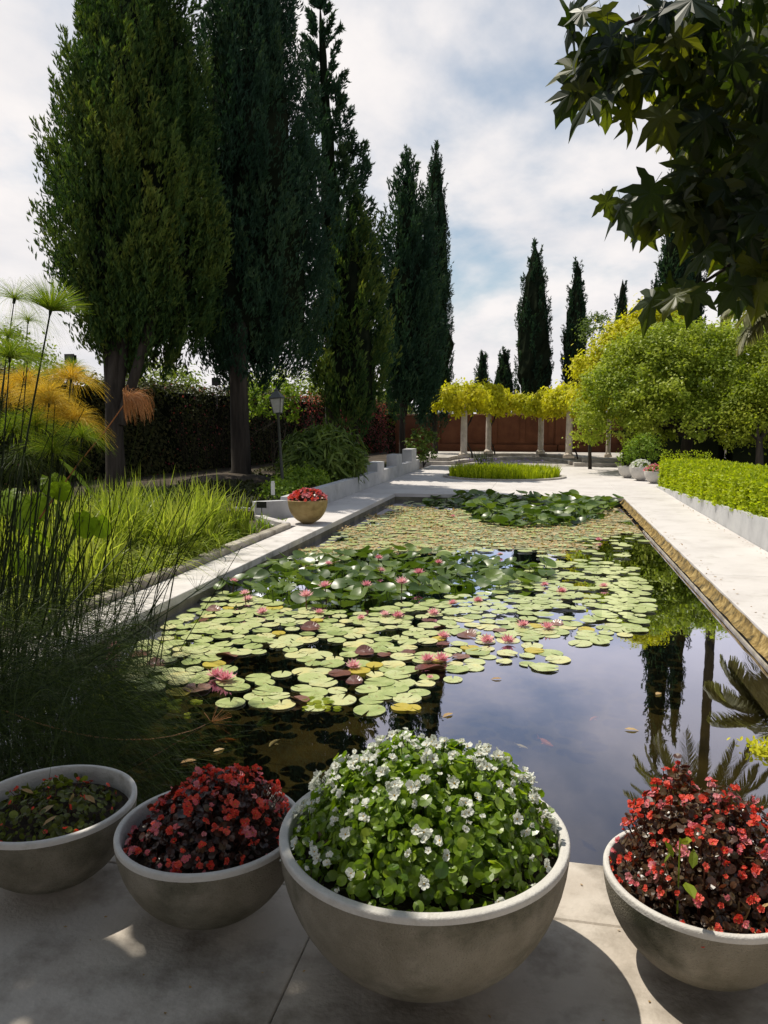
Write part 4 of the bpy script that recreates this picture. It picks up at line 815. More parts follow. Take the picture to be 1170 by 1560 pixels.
# dry leaves
dl = MB(); dl.scatter(LEAF, np.zeros((1, 3)), np.eye(3)[None], np.array([[1.3, 1.5, 1.4]]), .5); dlm = dl.mesh('dry_leaf', M['dry'])
for k in range(14):
    x = BW[3][0][0]+U(-.02, .12); yv = BW[3][0][1]-U(.17, .24); o_ = link('dry_leaf', dlm, None); placed(o_, (x, yv, .26+U(0, .05)), frame(rdir(1), rdir(1)*.5+[0, 0, 1])[0], U(.03, .06)); tag(o_, 'crumpled tan dead leaf on the soil of the right-hand bowl', 'leaf', 'dead leaves in the right-hand bowl')
for k in range(5):
    x = BW[0][0][0]+U(-.1, .2); yv = BW[0][0][1]+U(-.15, .1); o_ = link('dry_leaf', dlm, None); placed(o_, (x, yv, .31+U(0, .03)), frame(rdir(1), rdir(1)*.3+[0, 0, 1])[0], U(.03, .05)); tag(o_, 'tan fallen leaf lying on the sparse plants in the leftmost bowl', 'leaf', 'fallen leaves in the leftmost bowl')
for k in range(4):
    x = BW[2][0][0]+.33+U(0, .04); yv = BW[2][0][1]+U(-.1, .12); o_ = link('dry_leaf', dlm, None); placed(o_, (x, yv, .40+U(0, .02)), frame(rdir(1), rdir(1)*.5+[0, 0, 1])[0], U(.03, .05)); tag(o_, 'brown dry leaf tucked inside the right rim of the largest bowl', 'leaf', 'dry leaves in the largest bowl')

# ------------------------------------------------------------------ pond plants
def inpoly(P, poly):
    poly = np.array(poly); x, y = P[:, 0], P[:, 1]; ins = np.zeros(len(P), bool); j = len(poly)-1
    for i in range(len(poly)):
        xi, yi = poly[i]; xj, yj = poly[j]
        ins ^= ((yi > y) != (yj > y)) & (x < (xj-xi)*(y-yi)/(yj-yi+1e-9)+xi); j = i
    return ins
def wpoly(px): return [tuple(gr(x, y, WZ)[:2]) for x, y in px]
def poisson(poly, dmin, tries=9000, keepfn=None):
    poly = np.array(poly); lo, hi = poly.min(0), poly.max(0); P = rng.uniform(lo, hi, (tries, 2)); P = P[inpoly(P, poly)]; out_ = []
    for p in P:
        if keepfn is not None and not keepfn(p): continue
        if not out_ or np.min(np.hypot(*(np.array(out_)-p).T)) > dmin: out_.append(p)
    return np.array(out_)
def padmesh(seg, mat, curl=0.0, name='pad', fold=0.0):
    a = np.linspace(.13, 2*np.pi-.13, seg); V = [(0, 0, .002)]; Fc = []
    for r_, z in ((.6, .003), (1.0, .003+curl*.09)):
        V += [(r_*math.cos(t)*(1+.02*math.sin(3*t)), r_*math.sin(t), z+(curl*.06*math.sin(4*t) if r_ == 1 else 0)+fold*max(0, r_*math.sin(t))**2) for t in a]
    V += [(r[0], r[1], r[2]-.03) for r in V[1+seg:1+2*seg]]
    tri = [[0, i+1, i+2] for i in range(seg-1)]; q = [[1+i, 1+seg+i, 2+seg+i, 2+i] for i in range(seg-1)]+[[1+seg+i, 1+2*seg+i, 2+2*seg+i, 2+seg+i] for i in range(seg-1)]
    mb = MB(); mb.add(np.array(V), [tri, q], .5); return mb.mesh(name, mat, False)
PM = {'g': [padmesh(20, M['pad']), padmesh(20, M['pad'], .5), padmesh(18, M['pad'], 0)], 'r': [padmesh(18, M['padred'], .8), padmesh(18, M['padred'], .3, fold=.5)], 'y': [padmesh(18, M['padyel'], .4)]}
def put_pad(x, y, r_, kind, label, group=None, z=None, tilt=.02):
    o_ = link('lily_pad', PM[kind][rng.integers(len(PM[kind]))], None, loc=(x, y, (WZ+.003+U(0, .007)) if z is None else z), rot=(U(-tilt, tilt), U(-tilt, tilt), U(0, 6.28)), scale=(r_, r_*U(.92, 1.0), min(r_, .15)))
    return tag(o_, label, 'lily pad', group)
# single pads that stand out
singles = [((563, 1083), .108, 'g', 'large round pad floating alone nearest to the white begonias'), ((612, 1079), .072, 'y', 'yellowing small pad just right of the nearest lone pad'), ((628, 1080), .06, 'y', 'curled brownish pad touching the yellowing small one'),
    ((690, 1036), .075, 'g', 'pale pad at the lower right tip of the drift near the blue reflection'), ((351, 1072), .10, 'g', 'light pad at the lower left front of the drift, left of the front row'), ((884, 981), .105, 'g', 'oval pad by itself over the blue sky reflection on the right'),
    ((850, 1006), .10, 'g', 'pad just below right of the loose group near the cloud reflection'), ((983, 915), .11, 'g', 'upper of two stacked pads at the right end of the drift'), ((985, 924), .11, 'g', 'lower of two stacked pads at the right end of the drift'), ((965, 882), .11, 'g', 'pad near the right water edge above the two stacked pads'),
    ((300, 1050), .10, 'r', 'brown maroon pad at the dark left edge below the twin pink flowers'), ((272, 1056), .09, 'y', 'orange brown pad at the left end of the drift'), ((655, 1020), .12, 'r', 'dull maroon pad beside the pink flower at the lower right of the drift')]
used = []
for (x, y), r_, k, lb in singles:
    p = gr(x, y, WZ); put_pad(p[0], p[1], r_, k, lb); used.append(p[:2])
drift = wpoly([(215, 985), (300, 915), (335, 900), (430, 925), (540, 935), (640, 920), (740, 905), (820, 862), (880, 855), (965, 865), (992, 900), (985, 935), (975, 960), (905, 985), (860, 965), (800, 980), (850, 1000), (830, 1020), (740, 1010), (700, 1030), (640, 1045), (640, 1062), (600, 1072), (540, 1068), (480, 1080), (390, 1070), (360, 1050), (300, 1040), (235, 1055), (200, 1030)])
holes = [(gr(x, y, WZ)[:2], r_) for x, y, r_ in ((400, 1012, .30), (440, 1040, .16), (490, 985, .18), (600, 965, .15), (560, 1005, .12), (850, 935, .18), (880, 935, .15), (760, 1040, .25), (800, 905, .2), (780, 985, .14), (650, 990, .14), (330, 975, .1), (700, 975, .12), (885, 890, .25), (905, 905, .2), (870, 870, .2))]
def ok(p):
    for q, r_ in holes:
        if np.hypot(*(p-q)) < r_: return False
    for q in used:
        if np.hypot(*(p-q)) < .17: return False
    return p[0] > X0+.08 and p[0] < X1-.2 and not (p[0] > .2 and U(0, 1) < .35)
PP = poisson(drift, .124, 20000, ok); PP = PP[np.argsort(PP[:, 1])]
print('pads', len(PP))
stuffp = []
for i, p in enumerate(PP):
    v = U(0, 1); k = 'g' if v < .90 else ('r' if v < .965 else 'y'); r_ = U(.065, .112)*(1 if k == 'g' else .85)
    if i < 287:
        area = ('at the left of the drift beside the papyrus' if p[0] < -2.35 and p[1] < 7 else 'in the front rows nearest the bowls' if p[1] < 5.9 else 'along the left coping' if p[0] < -2.3 else 'in the open water on the right side' if p[0] > .35 else 'just in front of the raised dark leaves' if p[1] > 7.9 else 'in the middle of the crowded drift')
        sz = 'small' if r_ < .078 else ('large' if r_ > .099 else 'medium'); cn = {'g': 'pale green', 'r': 'maroon', 'y': 'yellowed'}[k]
        put_pad(p[0], p[1], r_, k, f'{sz} {cn} notched lily pad {area}', f'{sz} {cn} pads {area}')
    else: stuffp.append((p[0], p[1], r_))
# sparse pads on the right water and beyond -> one object
far = wpoly([(560, 850), (620, 780), (720, 790), (830, 800), (900, 795), (985, 820), (975, 850), (900, 858), (830, 850), (700, 850)])
q = poisson(far, .2, 2600)
stuffp += [(a, b, U(.05, .125)) for a, b in q if U(0, 1) < .75]
stuffp += [(a, b, U(.05, .13)) for a, b in poisson(wpoly([(620, 765), (700, 762), (720, 800), (600, 830), (480, 850), (470, 840)]), .24, 2500)]
if stuffp:
    S = np.array(stuffp); n = len(S); sg = 12; a = np.linspace(.15, 2*np.pi-.15, sg); T_ = (np.concatenate([[[0, 0, 0]], np.stack([np.cos(a), np.sin(a), .02+0*a], 1)]), [[[0, i+1, i+2] for i in range(sg-1)]])
    az = U(0, 6.28, n); rot = np.zeros((n, 3, 3)); rot[:, 0, 0] = np.cos(az); rot[:, 0, 1] = -np.sin(az); rot[:, 1, 0] = np.sin(az); rot[:, 1, 1] = np.cos(az); rot[:, 2, 2] = 1
    mb = MB(); mb.scatter(T_, np.stack([S[:, 0], S[:, 1], WZ+.014+U(0, .012, n)], 1), rot, S[:, 2], U(0, 1, n))
    tag(obj('far_lily_pads', mb, M['pad']), 'thin scatter of small pads over the far pond water', 'lily pads', kind='stuff')
# duckweed-size pads at the left front
for cl, lb in (((255, 1075), 'cluster of tiny bright green floating leaves near the papyrus'), ((490, 1072), 'little knot of tiny round floating leaves below the front pads')):
    p = gr(*cl, WZ); n = 16; mb = MB(); S = rng.normal(0, .09, (n, 2)); a = np.linspace(.2, 6.1, 9); T_ = (np.concatenate([[[0, 0, 0]], np.stack([np.cos(a), np.sin(a), .05+0*a], 1)]), [[[0, i+1, i+2] for i in range(8)]])
    mb.scatter(T_, np.stack([S[:, 0], S[:, 1]*.7, np.full(n, .006)+U(0, .004, n)], 1), np.tile(np.eye(3)[None], (n, 1, 1)), U(.018, .035, n), U(0, 1, n)); tag(obj('floating_plant', mb, M['lime'], loc=(p[0], p[1], WZ)), lb, 'water plant', kind='stuff')
# algae and debris mat over the far half: bumpy sheet at the surface
matp = wpoly([(420, 868), (480, 838), (600, 774), (690, 775), (740, 800), (880, 800), (940, 775), (962, 783), (984, 815), (900, 818), (850, 842), (700, 838), (560, 845), (480, 862)])
matp = [(min(max(x, X0+.01), X1-.1), min(y, Y1-.05)) for x, y in matp]
gx, gy = np.meshgrid(np.arange(X0+.02, X1-.09, .07), np.arange(8.5, 18, .07)); G = np.stack([gx.ravel(), gy.ravel()], 1)
jit = G+.25*np.stack([np.sin(G[:, 1]*3.1)+np.sin(G[:, 1]*7.3)*.5, np.sin(G[:, 0]*2.7)+.5*np.sin(G[:, 0]*8)], 1)
ins = inpoly(jit, matp).reshape(gx.shape)
zz = np.where(ins, WZ+.006+.006*rng.random(gx.shape), WZ-.03)
V = np.stack([gx.ravel(), gy.ravel(), zz.ravel()], 1); ny, nx = gx.shape; cell = ins[:-1, :-1] | ins[1:, 1:]
holes_ = rng.random(cell.shape) < .06; cell &= ~holes_
ii, jj = np.nonzero(cell); b = ii*nx+jj; mb = MB(); mb.add(V, np.stack([b, b+1, b+nx+1, b+nx], 1)); tag(obj('algae_mat', mb, M['mat_'], smooth=True), 'brown and yellow mat of algae and dead leaves on the far pond', 'algae', kind='stuff')
P = V[ins.ravel()]; P = P[rng.integers(len(P), size=4200)]+rng.normal(0, .03, (4200, 3))*[1, 1, 0]; P[:, 2] = WZ+.014+U(0, .012, 4200)
P = P[(P[:, 0] > X0+.03) & (P[:, 0] < X1-.1)]
mb = MB(); leaves(mb, P, np.tile([[0, 0, 1.0]], (len(P), 1)), .055, QUAD, .05); tag(obj('floating_debris', mb, M['dry']), 'tan dead leaf scraps floating on the algae mat', 'debris', kind='stuff')

# clumps of raised leaves
LT = []
for cup, fold in ((.5, 0), (.25, .3), (-.35, .2)):
    a = np.linspace(.16, 2*np.pi-.16, 14); r2 = [(.5, 0), (1, 1)]; V = [(0, 0, 0)]
    for r_, k in r2: V += [(r_*math.cos(t), r_*math.sin(t), cup*r_**2*.6+fold*(r_*math.sin(t))**2+.06*k*math.sin(3*t)) for t in a]
    Fc = [[[0, i+1, i+2] for i in range(13)], [[1+i, 15+i, 16+i, 2+i] for i in range(13)]]; mb = MB(); mb.add(np.array(V), Fc); LT.append(mb.mesh('leaf', M['lift'], True))
def lift_clump(label, px, n, dmin, hmax, r_):
    poly = wpoly(px); c = np.mean(poly, 0); root = tag(empty('water_lily_clump', (c[0], c[1], WZ)), label, 'water plant')
    P = poisson(poly, dmin, 5000); print('clump', len(P)); rng.shuffle(P)
    P = P[(P[:, 0] > X0+.05) & (P[:, 0] < X1-.05) & (P[:, 1] < Y1-.06)]
    st_ = MB(); ex = MB()
    for i, p in enumerate(P[:n]):
        z = U(.02, hmax); tl = rdir(1)[0]*U(.15, .75); nr = unit(np.array([tl[0], tl[1], 1.0])); Fm = frame(unit(np.cross(nr, rdir(1)[0])), nr)
        o_ = link('leaf', LT[i % 3], root); placed(o_, (p[0]-c[0], p[1]-c[1], z), Fm, r_*U(.7, 1.2))
        st_.tube([(p[0]-c[0]+U(-.05, .05), p[1]-c[1]+U(-.05, .05), -.05), (p[0]-c[0], p[1]-c[1], z)], .004, 4)
    tag(obj('stems', st_, M['stemgreen'], root), kind='stuff'); return root
lift_clump('dense clump of glossy dark leaves standing above the water at mid pond', [(320, 905), (345, 880), (400, 862), (480, 852), (600, 846), (700, 852), (770, 858), (835, 870), (840, 885), (760, 900), (700, 902), (600, 920), (480, 928), (420, 912), (350, 912)], 300, .118, .12, .10)
lift_clump('far bank of raised green lily leaves along the far right pool edge', [(690, 772), (700, 760), (760, 756), (946, 758), (948, 768), (930, 775), (885, 800), (800, 806), (735, 800), (725, 785)], 300, .15, .26, .135)
lift_clump('small group of raised lily leaves in the middle of the far algae', [(690, 768), (700, 758), (640, 760), (650, 772)], 20, .2, .10, .12)

# water lily flowers
def lilyflower(mat):
    V, Fc = [], []
    for ring, (n_, el, ln) in enumerate(((9, 18, 1), (9, 42, .92), (7, 66, .75))):
        for k in range(n_):
            az = k*2*math.pi/n_+ring*.35; b = len(V); ce, se = math.cos(R(el)), math.sin(R(el))
            for u, v in ((.05, 0), (.5, .16), (1, 0), (.5, -.16)):
                r_ = u*ln; h_ = r_*se+.10*r_*r_; x_ = r_*ce
                V.append((x_*math.cos(az)-v*math.sin(az), x_*math.sin(az)+v*math.cos(az), h_-(.05 if v else 0)))
            Fc.append([b, b+1, b+2, b+3])
    mb = MB(); mb.add(np.array(V), Fc, np.repeat(rng.uniform(0, 1, len(V)//4), 4)); return mb.mesh('petals', mat)
LF = lilyflower(M['petal']); sm = MB(); sm.lathe([(.0, 0), (.13, .1), (.16, .35), (.08, .42), (.001, .44)], 8); SM = sm.mesh('stamens', M['stamen'])
fl = [(330, 1028, 1.25, 'paler left bloom of the twin open flowers by the papyrus'), (344, 1033, 1.25, 'right bloom of the twin open flowers by the papyrus'), (538, 1013, 1, 'deep pink bloom in the middle of the front pads'), (652, 1004, 1.1, 'pink bloom left of the maroon pads at lower right'), (672, 1003, 1.1, 'open pink bloom on the maroon pads at lower right'),
    (655, 1030, .5, 'tiny closed bud in dark water at the lower right of the drift'), (586, 935, .9, 'small bright bloom just right of mid pond clump front'), (486, 932, .9, 'deep pink bloom in front of the dark raised leaves'), (466, 906, 1.2, 'pale pink open bloom low on the dark clump'), (495, 892, 1.2, 'open bloom in the left centre of the dark clump'),
    (500, 858, .9, 'pale bloom at the upper left of the dark clump'), (577, 849, .9, 'small bloom on the top edge of the dark clump'), (612, 886, 1.2, 'open pink bloom right of centre in the dark clump'), (638, 872, 1.2, 'wide open bloom at the right of the dark clump'), (558, 890, 1, 'peach bloom in the centre of the dark clump'), (580, 868, .9, 'small peach bloom behind the centre of the dark clump'),
    (668, 856, .9, 'pink bloom on the upper right of the dark clump'), (762, 845, .9, 'bloom standing against the white sky reflection'), (356, 884, .8, 'peach bud at the left end of the dark clump'), (400, 931, 1, 'pink bloom near the left coping end of the drift'), (378, 912, 1, 'double pink bloom beside the left end of the dark clump'), (373, 903, .9, 'second of the blooms beside the left end of the dark clump'),
    (606, 937, 1, 'pale pink bloom on the pads below the wide open bloom'), (660, 933, 1, 'bloom right of the pale pink one on the middle pads'), (690, 918, .9, 'pale bloom behind the middle pads'), (728, 914, .9, 'rosy bloom near the centre right of the drift'), (742, 975, 1.1, 'pink bloom in the lower right pads'), (773, 975, 1.1, 'bloom beside the other in the lower right pads near open water'),
    (797, 951, 1, 'rosy bloom on the right pads, left of the brightest'), (833, 955, 1.2, 'brightest bloom on the right pads'), (856, 900, 1, 'pink bloom among the loose pads on the right'), (920, 892, .9, 'bright bloom farthest right among the pads'), (830, 890, .8, 'small bloom on the loose pads left of the farthest right'), (912, 822, 1, 'pink bloom at the far right by the algae'), (675, 968, 1, 'pale bloom at centre of the lower drift'), (550, 940, .7, 'small bud on the pads below the clump'), (690, 786, .9, 'faint pink bloom on the far algae mat'), (174, 985, 1, 'upper pink bloom seen through the papyrus'), (170, 1003, 1, 'lower pink bloom seen through the papyrus')]
for x, y, s, lb in fl:
    inclump = 845 < y < 910 and 340 < x < 700
    z = .15 if inclump else .03; p = gr(x, y, WZ+z); o_ = link('water_lily_flower', LF, None, loc=(p[0], p[1], WZ+z-.015), rot=(U(-.25, .25), U(-.25, .25), U(0, 6)), scale=.074*s)
    tag(o_, lb, 'water lily'); link('stamens', SM, o_)
    if inclump: 
        mb = MB(); mb.tube([(0, 0, -3.2), (0, 0, .02)], .07, 5); obj('stem', mb, M['stemred'], o_)
# floating leaves and koi
for x, y, lb in ((951, 1112, 'pale curled leaf floating on the blue water, upper of two'), (999, 1060, 'pale curled leaf floating near the cypress reflection'), (765, 1035, 'thin pale leaf floating beside the cloud reflection'), (690, 1088, 'brown twiggy leaf floating right of the last pads'), (325, 1147, 'orange leaf floating behind the second bowl'), (275, 1165, 'tan leaf floating at the papyrus edge'), (300, 1160, 'small ochre leaf floating near the papyrus tips')):
    p = gr(x, y, WZ); o_ = link('floating_leaf', dlm, None); placed(o_, (p[0], p[1], WZ+.008), frame(np.array([[math.cos(U(0, 6)), math.sin(U(0, 6)), .02]]), np.array([[0, 0, 1.0]]))[0], U(.05, .08)); tag(o_, lb, 'leaf')
def koi(p, az, s, mat, lb):
    mb = MB(); t = np.linspace(0, 1, 10); P = np.stack([t-.5, .05*np.sin(t*4), 0*t], 1); mb.tube(P, .12*np.sin(np.clip(t*1.05+.02, 0, 1)*np.pi)**.7+.008, 8)
    root = tag(obj('koi', mb, mat, smooth=True, loc=p, rot=(0, 0, az), scale=s), lb, 'fish')
    mb = MB(); mb.add([(.42, 0, 0), (.68, .0, .12), (.6, .01, 0), (.68, .02, -.1)], [[0, 1, 2], [0, 2, 3]]); obj('tail', mb, mat, root)
    mb = MB(); mb.add([(-.15, .08, 0), (.05, .26, -.03), (.0, .09, 0)], [[0, 1, 2]]); mb.add([(-.15, -.08, 0), (.05, -.26, -.03), (.0, -.09, 0)], [[0, 1, 2]]); obj('fins', mb, mat, root)
for (x, y), az, s, mk, lb in (((832, 1131), 2.2, .14, 'koi', 'reddish koi swimming under the blue reflected sky'), ((418, 1132), 1.4, .12, 'koiw', 'pale koi swimming in the brown water behind the second bowl'), ((345, 1128), .4, .12, 'koi', 'orange koi near the papyrus edge'), ((795, 1137), 2.5, .09, 'koiw', 'small pale koi left of the reddish one'), ((905, 1095), 1.0, .10, 'koi', 'dim koi deeper in the blue water')):
    p = gr(x, y, WZ-.06); koi((p[0], p[1], WZ-.06), az, s, M[mk], lb)

# yellow floating plant at the right edge behind the begonias
p = gr(1160, 1145, WZ); mb = MB(); n = 90; mb.lathe([(.001, .004), (.07, .006), (.085, .003)], 12); S = rng.normal(0, .05, (n, 3)); S[:, 2] = U(.008, .035, n); leaves(mb, S, np.tile([[0, 0, 1.0]], (n, 1)), .035, LEAF); tag(obj('floating_plant', mb, M['wist'], loc=(p[0]+.02, p[1], WZ)), 'yellow leafy water plant at the right frame edge', 'water plant', kind='stuff')

# ------------------------------------------------------------------ papyrus at the left
def umbel(n, L_, droop, wd, up0=.1, kk=6, spread=1.25):
    mb = MB(); az = U(0, 2*np.pi, n); el = np.pi/2-spread*np.abs(U(0, 1, n))**.6*1.25
    d = np.stack([np.cos(az)*np.cos(el), np.sin(az)*np.cos(el), np.sin(el)], 1); ln = L_*U(.6, 1.08, n); t = np.linspace(0, 1, kk)
    P = d[:, None]*(ln[:, None]*t[None])[..., None]+np.array([0, 0, -1.0])*(droop*ln[:, None]*t[None]**2.3)[..., None]
    P += d[:, None]*[1, 1, 0]*(droop*.12*ln[:, None]*t[None])[..., None]
    s_ = unit(np.cross(d, rdir(n))); mb.ribbons(P, np.full((n, kk), wd)*np.linspace(1, .45, kk)[None], s_, U(0, 1, n))
    mb.tube([(0, 0, -.03), (0, 0, .02)], [.007, .014], 6, .1, 1)
    return mb
UM = {}
for key, (n, L_, dr, wd, mt, sp) in {'tall': (950, .27, .16, .0011, 'papg', 1.0), 'wisp': (200, .42, .9, .0008, 'papg', 1.2), 'gold': (620, .30, .55, .0012, 'papo', 1.15), 'green': (560, .30, .5, .0012, 'papg', 1.15), 'dark': (420, .32, .7, .0012, 'reed', 1.3)}.items():  # the dark head repeats the umbel with shade put into its colour
    UM[key] = umbel(n, L_, dr, wd, spread=sp).mesh('umbel', [M[mt], M['stemm']])
def papyrus_stalk(head, base, key, s=1.0, r_=.007, label=None, bow=.05, smat='stemm'):
    root = tag(empty('papyrus_stalk', base), label, 'papyrus', None)
    b = np.zeros(3); h_ = np.asarray(head)-np.asarray(base); t = np.linspace(0, 1, 9)[:, None]; side = np.array([h_[0], h_[1], 0])
    P = h_*t + np.array([-side[0], -side[1], .0])*bow*np.sin(t*np.pi); mb = MB(); mb.tube(P, np.linspace(r_, r_*.6, 9), 6, U(.1, .6)); obj('stalk', mb, M[smat], root, smooth=True)
    o_ = link('umbel', UM[key], root, loc=h_, scale=s); tdir = Vector(P[-1]-P[-2]).normalized(); q = Vector((0, 0, 1)).rotation_difference(tdir); o_.rotation_mode = 'QUATERNION'; o_.rotation_quaternion = q
    return root
heads = [((77, 474), 4.6, 'tall', 1.0, 'tall near papyrus with a green tufted head against the cypress', (22, 800)), ((43, 488), 5.6, 'wisp', .9, 'thin papyrus with small yellow wispy head against the sky', (20, 800)), ((15, 545), 4.4, 'green', 1.0, 'olive papyrus head at the left frame edge', (0, 800)), ((42, 548), 4.8, 'green', .9, 'green papyrus head left of the tall stem', (20, 860)), ((12, 512), 4.9, 'wisp', 1.1, 'wispy papyrus head at upper left corner of the clump', (-10, 800)), ((22, 455), 5.0, 'wisp', 1.2, 'highest wispy drooping papyrus head against the sky at left', (-20, 800)),
    ((108, 578), 5.2, 'gold', 1.0, 'topmost golden papyrus head on the right side of the clump', (90, 800)), ((70, 605), 5.4, 'gold', 1.1, 'golden papyrus head in the centre of the clump', (60, 800)), ((112, 642), 5.0, 'gold', 1.1, 'largest golden orange papyrus head with dark centre', (75, 800)), ((75, 615), 4.9, 'gold', .9, 'golden papyrus head just left of the largest one', (55, 800)), ((38, 585), 5.6, 'gold', 1.1, 'golden brown papyrus head behind the dark stems', (30, 800)), ((10, 600), 5.4, 'gold', .9, 'gold papyrus head at the left edge', (0, 800)),
    ((125, 668), 4.8, 'green', .85, 'lime papyrus head just below the largest golden one', (100, 820)), ((55, 650), 5.0, 'green', 1.1, 'broad bright green papyrus head at centre left', (45, 830)), ((20, 660), 4.9, 'green', 1.1, 'broad green papyrus head near the left edge', (10, 830)), ((80, 690), 4.7, 'green', .9, 'dim green papyrus head above the big round leaves', (70, 830)), ((35, 700), 4.6, 'dark', .9, 'shaded papyrus head low at left above the round leaves', (30, 830)), ((110, 565), 5.8, 'green', .8, 'green papyrus head lit from behind at the upper right of the clump', (95, 800))]
for (x, y), Y, key, s, lb, (bx, by) in heads:
    h_ = at(x, y, Y); b = at(bx, by, Y*.97); d = b-h_; b = h_+d*((h_[2]+.2)/max(.2, -d[2])); papyrus_stalk(h_, b, key, s, .009 if key == 'tall' else .006, lb, .03)
# dead brown head leaning out to the right
h_ = at(192, 612, 4.9); b = at(120, 705, 4.9); t_ = tag(empty('papyrus_stalk', (b[0], b[1], b[2])), 'dead tan papyrus head hanging out over the hedge at the right of the clump', 'papyrus')
mb = MB(); P = np.array([at(60, 790, 4.9), b, at(160, 657, 4.9), at(178, 632, 4.9), h_])-b; mb.tube(P, [.006, .005, .004, .004, .003], 6); obj('stalk', mb, M['papb'], t_, smooth=True)
n = 520; az = U(0, 2*np.pi, n); kk = 9; t = np.linspace(0, 1, kk); ln = U(.10, .20, n); d = np.stack([np.cos(az)*.5+.45, np.sin(az)*.6, U(.1, .9, n)], 1)
P = (h_-b)[None, None]+d[:, None]*(ln[:, None]*(np.sin(t*1.7)/1.0)[None])[..., None]+np.array([.10, 0, -1.0])*(np.clip(t-.25, 0, 1)[None]**1.3*U(.12, .27, n)[:, None])[..., None]
mb = MB(); mb.ribbons(P, np.full((n, kk), .0011), unit(rng.normal(size=(n, 3))), U(0, 1, n)); obj('umbel', mb, M['papb'], t_)
# forest of upright thin stems
n = 330; mb = MB(); n = 250; bx = -4.4+1.6*U(0, 1, n)**1.6; by = U(3.3, 5.6, n); hh = U(.9, 1.9, n)*np.clip(1.15-.42*(bx+3.7), .35, 1.2)
k = np.linspace(0, 1, 7); az = rng.normal(.15, .18, n); P = np.stack([bx, by, np.full(n, -.3)], 1)[:, None]+np.stack([az, rng.normal(0, .12, n), np.ones(n)], 1)[:, None]*(hh[:, None]*k[None])[..., None]
P[..., 0] += (k**2)[None]*rng.normal(.04, .18, n)[:, None]
kp = P[:, 0, 0]-P[:, 0, 1]*-.0 < 9; W = np.full((n, 7), .0045)*np.linspace(1, .6, 7)
mb.ribbons(P, W, np.tile([[RT[0], RT[1], 0]], (n, 1)), U(0, .8, n)); mb.ribbons(P, W, np.tile([[-RT[1], RT[0], 0]], (n, 1)), U(0, .8, n)); tag(obj('papyrus_stems', mb, M['stemm']), 'thicket of thin upright dark papyrus stems at the left pond corner', 'papyrus', kind='stuff')
# drooping dark mass over the water
n = 5200; cc = np.stack([U(-3.3, -1.95, n), U(2.95, 4.7, n), U(-.1, .55, n)], 1); cc[:, 0] -= np.clip(cc[:, 1]-3.3, 0, 2)*.62
az = rng.normal(.1, 1.1, n); L_ = U(.25, .8, n); kk = 7; t = np.linspace(0, 1, kk); el = U(-.2, .9, n)
d = np.stack([np.cos(az)*np.cos(el), np.sin(az)*np.cos(el), np.sin(el)], 1); P = cc[:, None]+d[:, None]*(L_[:, None]*t[None])[..., None]+np.array([0, 0, -1.0])*(L_[:, None]*.75*t[None]**2.2)[..., None]
P[..., 2] = np.maximum(P[..., 2], WZ+.01+U(0, .02, n)[:, None])
mb = MB(); mb.ribbons(P, np.full((n, kk), .0016)*np.linspace(1, .4, kk), unit(np.cross(d, rdir(n))), U(0, .8, n)); tag(obj('papyrus_tangle', mb, M['reed']), 'dark tangled mass of drooping papyrus rays over the pond at left', 'papyrus', kind='stuff')
# grit and leaf scraps on the deck
n = 90; P = np.stack([U(-2.6, .5, n), 1.0+U(0, 1.75, n), np.full(n, .004)], 1); mb = MB(); leaves(mb, P, np.tile([[0, 0, 1.0]], (n, 1)), .012, QUAD, .02); tag(obj('leaf_litter', mb, M['dry']), 'tiny brown leaf scraps and grit scattered on the front deck', 'debris', kind='stuff')
n = 160; P = np.stack([np.where(U(0, 1, n) < .5, X1+.03+U(0, .12, n), 2.86-U(0, .10, n)), U(3, 17, n), np.full(n, .005)], 1); mb = MB(); leaves(mb, P, np.tile([[0, 0, 1.0]], (n, 1)), .03, QUAD, .05); tag(obj('leaf_litter', mb, M['dry']), 'sparse dry leaf scraps along both edges of the right path', 'debris', kind='stuff')
# a few long arching stems reaching right
for i, (x0, y0, x1_, y1_, lb) in enumerate(((150, 1010, 330, 880, 'longest dark stem arching up to the right over the pads'), (140, 1020, 300, 900, 'second dark stem arching parallel below the longest one'), (150, 1100, 390, 1105, 'pale stem lying low to the right over the brown water'), (200, 1165, 322, 1100, 'bleached broken stem pointing up right near the second bowl'), (60, 960, 195, 830, 'bent stem rising beside the small round leaf'))):
    a = at(x0, y0, 3.6); b = at(x1_, y1_, 4.3); c = at(0, 1080, 3.4); t = np.linspace(0, 1, 9)[:, None]; P = (1-t)**2*c+2*t*(1-t)*a+t*t*b; root = tag(empty('papyrus_stalk', c), lb, 'papyrus'); mb = MB(); mb.tube(P-c, np.linspace(.005, .0025, 9), 5, .2 if i != 3 else .9); obj('stalk', mb, M['stemm'] if i != 3 else M['papb'], root)
    n = 30; tt = U(.8, 1, n); mb = MB(); d = unit(rng.normal(0, .5, (n, 3))+unit(b-a)); k = np.linspace(0, 1, 4); Pp = (b-c)[None, None]+d[:, None]*(U(.05, .16, n)[:, None]*k)[..., None]; mb.ribbons(Pp, np.full((n, 4), .0008), unit(np.cross(d, rdir(n)))); obj('umbel', mb, M['reed'] if i != 3 else M['papb'], root)

